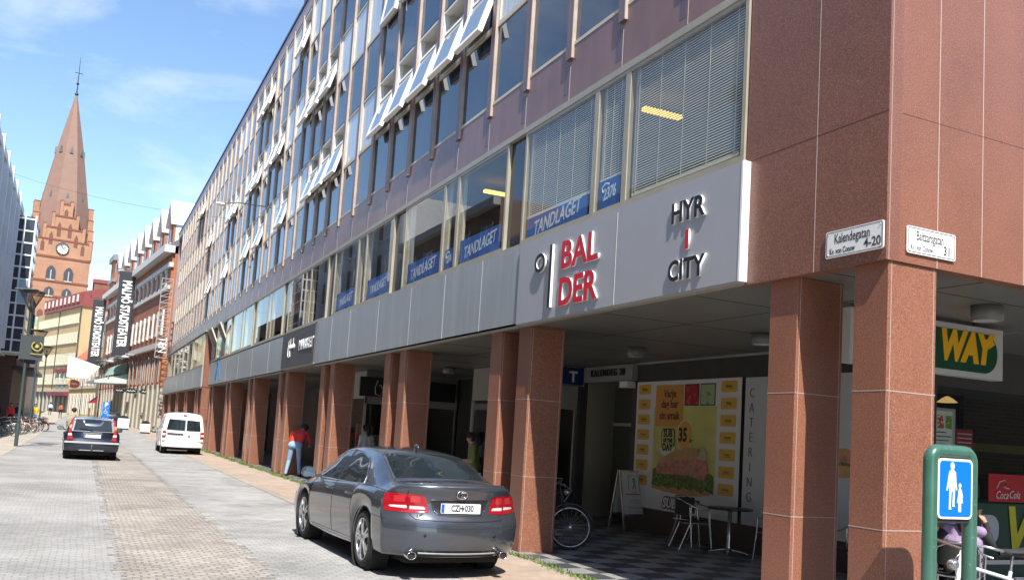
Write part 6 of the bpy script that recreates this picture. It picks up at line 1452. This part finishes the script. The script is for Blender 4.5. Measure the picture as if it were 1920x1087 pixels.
# ================================================================ café furniture
alu = pbr('chair_aluminium', (.68, .69, .70), .25, metal=.95); weave = pbr('chair_weave', (.02, .02, .022), .6, bump=.4, bscale=120)
def cafe_chair(label, loc, rz, group='aluminium café chairs under the arcade'):
    t = thing('cafe_chair', label, 'chair', loc, R_(rz), group)
    q = MB(); q.box(-.21, -.2, .43, .21, .21, .455, 0, bev=.01); q.build('seat', [weave], t, world=False)
    q = MB(); G = []
    for i in range(7):
        a = R_(200+140*i/6) ; G.append([(.23*math.cos(a), -.06+.2*math.sin(a), z) for z in (.56, .68, .80)])
    q.grid(G, 0, True); q.grid([[(x*1.03, y*1.03-.004, z) for x, y, z in r_] for r_ in G], 0, True, flip=True); q.build('backrest', [weave], t, world=False)
    q = MB(); q.tube([(-.25, .2, .66), (-.26, 0, .68), (-.22, -.17, .76), (-.12, -.265, .82), (.12, -.265, .82), (.22, -.17, .76), (.26, 0, .68), (.25, .2, .66)], .012, 8)
    q.tube([(-.22, -.2, .44), (.22, -.2, .44)], .010, 6); q.tube([(-.22, .2, .44), (.22, .2, .44)], .010, 6); q.tube([(-.22, .2, .44), (-.22, -.2, .44)], .01, 6); q.tube([(.22, .2, .44), (.22, -.2, .44)], .01, 6); q.build('frame', [alu], t, world=False)
    for sx in (-1, 1):
        q = MB(); q.tube([(sx*.25, .2, .66), (sx*.235, .22, .45), (sx*.25, .27, .01)], .012, 8); q.build('leg', [alu], t, world=False)
        q = MB(); q.tube([(sx*.23, -.1, .70), (sx*.225, -.1, .44), (sx*.23, -.28, .01)], .012, 8); q.build('leg', [alu], t, world=False)
    return t
cc0 = cafe_chair('metal chair with black seat, left of the round table by the sandwich poster', (9.25, 12.25, 0), 75+180)
def table(label, loc):
    t = thing('cafe_table', label, 'table', loc, 0, 'round café tables under the arcade')
    q = MB(); q.lathe([(.001, .735), (.36, .735), (.375, .725), (.36, .705), (.001, .70)], None, 32); q.build('tabletop', [pbr('tabletop_dark', (.03, .028, .027), .3)], t, world=False)
    q = MB(); q.lathe([(.001, .70), (.10, .70), (.05, .685), (.034, .67), (.034, .12), (.06, .06), (.001, .05)], None, 18); q.build('post', [alu], t, world=False)
    q = MB()
    for k in range(4): a = R_(45+90*k); q.tube([(0, 0, .07), (.18*math.cos(a), .18*math.sin(a), .045), (.32*math.cos(a), .32*math.sin(a), .012)], [.03, .022, .012], 6)
    q.build('base', [alu], t, world=False); return t
tb = table('dark round table with a bright metal post beside the sandwich poster', (9.6, 11.7, 0))
copy_tree(cc0, (9.62, 12.75, 0), R_(190), 'metal chair behind the round table, pushed against the sandwich poster')
copy_tree(cc0, (9.75, 10.75, 0), R_(20), 'metal chair on the right of the round table, half hidden by the left corner column')
copy_tree(cc0, (9.45, 8.9, 0), R_(100), 'metal chair seen in the gap between the two corner columns')
copy_tree(cc0, (9.4, 7.35, 0), R_(10), 'metal chair under the person in the teal jacket'); copy_tree(cc0, (8.9, 6.95, 0), R_(-60), 'metal chair under the person in the purple sweater')
copy_tree(tb, (9.5, 6.45, 0), 0, 'round table with a red paper cup in front of the seated pair')
t = thing('paper_cup', 'red paper cup with a white rim on the table by the seated pair', 'cup', (9.42, 6.4, .736)); q = MB(); q.lathe([(.001, .736), (.03, .736), (.042, .86)], Matrix.Translation((9.42, 6.4, 0)), 16); q.build('cup_wall', [pbr('cup_red', (.4, .01, .03), .5)], t); q = MB(); q.lathe([(.042, .86), (.045, .875), (.001, .88)], Matrix.Translation((9.42, 6.4, 0)), 16); q.tube([(9.42, 6.4, .87), (9.39, 6.4, .95)], .004, 5); q.build('lid', [whitep], t)
# pavement sign board
def aboard(name, label, loc, rz, w, h, paper, cap=False):
    t = thing(name, label, 'sign', loc, R_(rz)); 
    q = MB(); tl = R_(12)
    T1 = Matrix.Translation((0, -.26, 0)) @ Matrix.Rotation(-tl, 4, 'X'); T2 = Matrix.Translation((0, .26, 0)) @ Matrix.Rotation(tl, 4, 'X')
    for T in (T1, T2):
        for sx in (-1, 1): q.box(sx*w/2-.02, -.012, 0, sx*w/2+.02, .012, h, 0, T=T)
        q.box(-w/2, -.012, h-.04, w/2, .012, h, 0, T=T); q.box(-w/2, -.012, .28, w/2, .012, .32, 0, T=T)
    q.build('frame', [alu], t, world=False)
    q = MB(); q.box(-w/2+.02, -.006, .32, w/2-.02, .006, h-.04, 0, T=T1); q.build('front_panel', [paper], t, world=False)
    q = MB(); q.box(-w/2+.02, -.006, .32, w/2-.02, .006, h-.04, 0, T=T2); q.build('rear_panel', [paper], t, world=False)
    return t, T1
t, T1 = aboard('pavement_sign', 'white folding board with a figure emblem, red text line and arrow beside the shop door', (9.92, 15.1, 0), 4, .62, 1.17, pbr('board_white', (.62, .62, .63), .5))
q = MB(); grn = pbr('emblem_grey', (.1, .12, .1), .5)
for a in ((-.14, .76, .12, .765), (-.14, 1.06, .12, 1.065), (-.14, .76, -.135, 1.06), (.115, .76, .12, 1.06)): q.box(a[0], -.014, a[1], a[2], -.007, a[3], 0, T=T1)
for pts in ([(-.04, .80), (.0, .9), (.03, .99)], [(.04, .80), (.01, .9), (-.03, .99)]): q.tube([T1 @ Vector((x, -.01, z)) for x, z in pts], .008, 5)
q.ball(T1 @ Vector((0, -.01, 1.0)), .02, 6); q.build('emblem', [grn], t, world=False)
q = MB(); q.box(-.22, -.012, .69, .22, -.007, .71, 0, T=T1); q.box(-.05, -.012, .725, .05, -.007, .735, 0, T=T1); q.build('red_line', [pbr('board_red', (.5, .05, .05), .5)], t, world=False)
q = MB()
for a in ((-.14, .58, .06, .585), (-.14, .54, .06, .545), (-.14, .54, -.135, .585), (-.2, .45, .2, .455), (-.16, .42, .16, .425), (-.2, .36, .2, .365)): q.box(a[0], -.012, a[1], a[2], -.007, a[3], 0, T=T1)
q.tube([T1 @ Vector(p) for p in ((.06, -.01, .52), (.06, -.01, .605), (.15, -.01, .5625), (.06, -.01, .52))], .003, 4); q.build('arrow', [grn], t, world=False)
for nm, (x, y), sc_, lab in (('far', (3.25, 84), 1.0, 'white rounded pavement board left of the theatre arches, beside the parking sign'), ('near', (4.55, 76), 1.0, 'white rounded pavement board nearer the white van')):
    t = thing('pavement_sign', lab, 'sign', (x, y, zg(y))); w = .36 if nm == 'near' else .45; h = .95 if nm == 'near' else 1.15
    q = MB(); q.prism([(-w, .12), (w, .12), (w, h-.2), (-w, h-.2)], TY(x, y, zg(y)), .05, 0); q.build('panel', [whitep], t)
    q = MB(); q.prism([(-w, h-.2), (w, h-.2), (w*.6, h), (0, h+.05), (-w*.6, h)], TY(x, y, zg(y)), .05, 0); q.build('cap', [blackp_], t); q = MB(); q.prism([(-w, .02), (w, .02), (w, .12), (-w, .12)], TY(x, y, zg(y)), .3, 0); q.build('foot', [blackp_], t)

# ================================================================ signs and street furniture
# pedestrian zone sign in a green hoop
t = thing('pedestrian_sign', 'blue square sign with a white adult and child in a green metal hoop', 'sign', (5.83, 4.64, 0))
gr = pbr('green_enamel', (.045, .13, .095), .28, coat=.4, var=.15, vscale=5, speck=[(45, (.3, .36, .32), .6, .68)])
q = MB(); xa, xb_, zt_, rr_ = 5.635, 6.06, 1.745, .075; pts = [(xa, 4.64, 0)]+[(xa, 4.64, 1.2)]
for i in range(9): a = R_(180-90*i/8); pts.append((xa+rr_+rr_*math.cos(a), 4.64, zt_-rr_+rr_*math.sin(a)))
for i in range(9): a = R_(90-90*i/8); pts.append((xb_-rr_+rr_*math.cos(a), 4.64, zt_-rr_+rr_*math.sin(a)))
pts += [(xb_, 4.64, 1.2), (xb_, 4.64, 0)]; q.tube(pts, .052, 18); q.build('hoop', [gr], t)
q = MB(); q.prism(rrect(.37, .44, .045, 5), TY(5.848, 4.605, 1.475), .008, 0); q.build('plate', [whitep], t)
q = MB(); q.prism(rrect(.335, .405, .03, 5), TY(5.848, 4.5965, 1.475), .002, 0); q.build('blue_field', [pbr('sign_blue', (.005, .16, .72), .3)], t)
q = MB(); q.box(5.68, 4.61, 1.225, 6.02, 4.66, 1.25); q.box(5.68, 4.62, 1.66, 6.02, 4.65, 1.70); q.build('bracket', [darkm], t)
q = MB(); T = TY(5.84, 4.594, 1.475)
def fig(q, s, dx, dz, child=False):
    m_ = lambda P: [(dx+a*s, dz+b*s) for a, b in P]
    q.prism(m_(ell(.021, .029, 12, 0, .150)), T, .002)
    if not child:
        q.prism(m_([(-.012, .125), (.012, .125), (.036, .105), (.042, .03), (.052, -.02), (.040, -.022), (.030, .02), (.030, -.02), (.022, -.13), (.030, -.145), (.004, -.145), (.008, -.04), (0, -.03), (-.01, -.04), (-.014, -.15), (-.005, -.165), (-.034, -.165), (-.030, -.03), (-.034, .02), (-.05, -.03), (-.062, -.028), (-.044, .06), (-.034, .108)]), T, .002)
    else:
        q.prism(m_([(-.01, .12), (.01, .12), (.028, .1), (.05, .02), (.038, .02), (.03, .05), (.05, -.04), (.02, -.04), (.022, -.14), (.006, -.14), (.0, -.05), (-.006, -.14), (-.022, -.14), (-.02, -.04), (-.045, -.04), (-.022, .06), (-.05, .11), (-.055, .10), (-.028, .085)]), T, .002)
fig(q, 1.0, -.03, .015); fig(q, .66, .052, -.075, True); q.build('figure_symbol', [whitep], t)
# street lamps
def lamp(label, loc, flag=False, sc_=1.0):
    t = thing('street_lamp', label, 'street lamp', loc, 0, 'funnel shaped street lamps'); gm = pbr('lamp_green_grey', (.045, .07, .07), .4)
    q = MB(); q.tube([(0, 0, 0), (0, 0, 1.0), (0, 0, 1.05), (0, 0, 5.65)], [.075, .075, .06, .05], 12); q.tube([(0, 0, 1.0), (0, 0, 1.06)], .085, 12); q.tube([(0, 0, 3.6), (0, 0, 3.66)], .07, 10); q.build('pole', [gm], t, world=False)
    q = MB(); q.lathe([(.05, 5.6), (.12, 5.72), (.58, 6.5)], None, 4, 0, sm=False, a0=R_(45)); q.build('glass_funnel', [glassmat('lamp_glass', (.75, .75, .70), 1.4, add=.06)], t, world=False)
    q = MB()
    for k in range(4): a = R_(45+90*k); q.tube([(.05*math.cos(a), .05*math.sin(a), 5.6), (.11*math.cos(a), .11*math.sin(a), 5.72), (.6*math.cos(a), .6*math.sin(a), 6.5)], .016, 5)
    for k in range(4): a = R_(45+90*k); b = R_(135+90*k); q.tube([(.6*math.cos(a), .6*math.sin(a), 6.5), (.6*math.cos(b), .6*math.sin(b), 6.5)], .018, 5)
    q.lathe([(.05, 5.6), (.13, 5.78), (.1, 5.85), (.001, 5.85)], None, 4, 0, sm=False, a0=R_(45)); q.build('lamp_frame', [gm], t, world=False)
    q = MB(); q.lathe([(.74, 6.52), (.72, 6.55), (.001, 6.58)], None, 4, 0, sm=False, a0=R_(45)); q.lathe([(.74, 6.52), (.001, 6.51)], None, 4, 0, sm=False, a0=R_(45)); q.build('lid', [pbr('lamp_lid', (.12, .14, .15), .4)], t, world=False)
    q = MB(); q.tube([(0, 0, 5.85), (0, 0, 6.2)], .05, 8); q.build('bulb', [pbr('bulb_white', (.7, .7, .65), .4)], t, world=False)
    return t
l1 = lamp('tall funnel shaped lamp nearest on the left, carrying a dark flag', (-2.36, 42.7, 0))
copy_tree(l1, (-2.95, 65, .05), 0, 'second funnel shaped lamp on the left, just behind the flag'); copy_tree(l1, (-3.15, 84, .23), 0, 'third funnel shaped lamp on the left, smallest of the left row')
copy_tree(l1, (1.45, 104, .42), 0, 'funnel lamp on the right, before the pale yellow house with the red awning'); copy_tree(l1, (-.35, 130, .66), 0, 'far bluish funnel lamp in front of the white banner')
t = thing('flag', 'dark grey flag with a golden wreath hanging on the nearest lamp post', 'flag', (-2.3, 42.6, 3.6))
q = MB(); G = [[(x, 42.55+.03*math.sin(x*9), z) for x in np.linspace(-2.62, -1.74, 9)] for z in (3.62, 4.1, 4.62)]; q.grid(G, 0, True, flip=True); q.build('cloth', [pbr('flag_cloth', (.05, .06, .065), .8)], t)
q = MB(); q.tube([(-1.98+.19*math.cos(a), 42.48, 4.2+.19*math.sin(a)) for a in np.linspace(R_(-240), R_(60), 22)], .028, 6); q.prism(ell(.07, .08, 12), TY(-1.98, 42.5, 4.2), .01, 0); q.box(-2.2, 42.49, 3.86, -1.76, 42.5, 3.89); q.build('wreath', [pbr('gold_print', (.45, .36, .08), .6)], t)
q = MB(); q.tube([(-2.66, 42.6, 4.65), (-1.7, 42.6, 4.65)], .015, 6); q.tube([(-2.66, 42.6, 3.6), (-1.7, 42.6, 3.6)], .015, 6); q.build('flag_arm', [darkm], t)
t = thing('street_banner', 'plain white banner strung high across the far street', 'banner', (-.8, 110, 5)); q = MB(); q.prism([(-1.95, 5.2), (.15, 5.2), (1.3, 6.6), (-1.95, 7.6)], TY(0, 110, 0), .04); q.build('cloth', [pbr('banner_white', (.8, .82, .85), .7)], t)
q = MB(); q.tube([(-8, 110, 8.2), (-1.9, 110, 7.6), (1.3, 110, 6.6), (3, 110, 6.4)], .015, 4); q.build('rope', [darkm], t)
t = thing('round_sign', 'round orange shop sign under the white banner', 'sign', (-1.15, 112, 4.3)); q = MB(); q.prism(ell(.62, .5, 18), TY(-1.15, 112, 4.55), .15); q.build('disc', [pbr('sign_orange', (.75, .25, .08), .5)], t); q = MB(); q.prism(ell(.35, .12, 12), TY(-1.15, 111.84, 4.55), .02); q.tube([(-1.7, 112, 5), (-3, 112, 5)], .03, 5); q.build('symbol', [whitep], t)
# disabled parking sign
t = thing('parking_sign', 'blue parking sign with a letter P over a wheelchair symbol', 'sign', (1.62, 76, zg(76)))
q = MB(); q.tube([(1.62, 76.05, .15), (1.62, 76.05, 2.5)], .03, 8); q.build('post', [al], t)
sb = MATS['sign_blue']
q = MB(); q.box(1.37, 75.97, 1.95, 1.87, 76, 2.42, 0); q.box(1.37, 75.97, 1.45, 1.87, 76, 1.92, 0); q.box(1.37, 75.97, 1.12, 1.87, 76, 1.42, 0); q.build('plate', [sb], t)
text('P', .46, whitep, TY(1.62, 75.965, 2.18), t, ext=.004, bold=.02)
q = MB(); q.ball(Vector((1.6, 75.96, 1.84)), .035, 5); q.tube([(1.6, 75.96, 1.8), (1.61, 75.96, 1.68), (1.7, 75.96, 1.67), (1.74, 75.96, 1.56)], .02, 5); q.tube([(1.6+.11*math.cos(a), 75.96, 1.62+.11*math.sin(a)) for a in np.linspace(R_(100), R_(330), 14)], .015, 5); q.build('wheelchair_symbol', [whitep], t)
text('7,5', .2, whitep, TY(1.62, 75.965, 1.26), t, ext=.003) if False else None
# overhead wires and small hanging street lights
for i, (a, b, lab) in enumerate((((-6, 66, 16.8), (D, 44, 11.2), 'thin wire sagging across the sky to the purple facade'), ((-8, 110, 17), (5, 92, 17), 'thin wire crossing from the church side to the brick theatre'), ((-6, 90, 12.5), (5.2, 88, 12.8), 'thin wire with a lamp crossing in front of the theatre signs'))):
    t = thing('overhead_wire', lab, 'wire', a); q = MB(); P = []
    for k in range(13): u_ = k/12; P.append(Vector(a).lerp(Vector(b), u_)-Vector((0, 0, 1.2*4*u_*(1-u_)*.35)))
    q.tube(P, .006, 4); q.build('cable', [darkm], t)
t = thing('wall_lamp', 'small white street light on a thin arm against the purple facade', 'street lamp', (D, 37.5, 10.4)); q = MB(); q.tube([(D, 37.5, 10.5), (5.0, 38, 10.6), (4.4, 38.4, 10.55)], .02, 5); q.build('arm', [darkm], t); q = MB(); q.ball(Vector((4.35, 38.4, 10.52)), .14, 6, 0, (1.6, 1, .5)); q.build('lamp_head', [whitep], t)
t = thing('roof_aerial', 'thin mast standing above the roof edge of the purple block', 'aerial', (6.2, 33.8, 16.8)); q = MB(); q.tube([(6.2, 33.8, 16.8), (6.2, 33.8, 22)], .025, 5); q.build('mast', [darkm], t)
# grass along the arcade edge
g = MB(); rr = random.Random(3)
for seg, (y0, y1, n) in enumerate(((9.2, 12.4, 300), (24, 26.5, 120), (27, 30.2, 260), (31, 36.5, 420), (37, 43, 420), (44, 49.5, 300))):
    for i in range(n):
        y = rr.uniform(y0, y1); x = 5.70+rr.gauss(0, .055)+(.05*math.sin(y*3)); h = rr.uniform(.02, .07)*(1.3 if y > 20 else .8); a = rr.uniform(0, 6.28); w = .012+.0005*y
        g.add([(x-w*math.cos(a), y-w*math.sin(a), 0), (x+w*math.cos(a), y+w*math.sin(a), 0), (x+rr.uniform(-.03, .03), y+rr.uniform(-.03, .03), h)], [(0, 1, 2)])
o = g.build('grass', [pbr('grass_green', (.11, .17, .045), .8, var=.4, vscale=3)]); tag(o, 'tufts of green grass growing along the arcade edge', 'grass', kind='stuff')
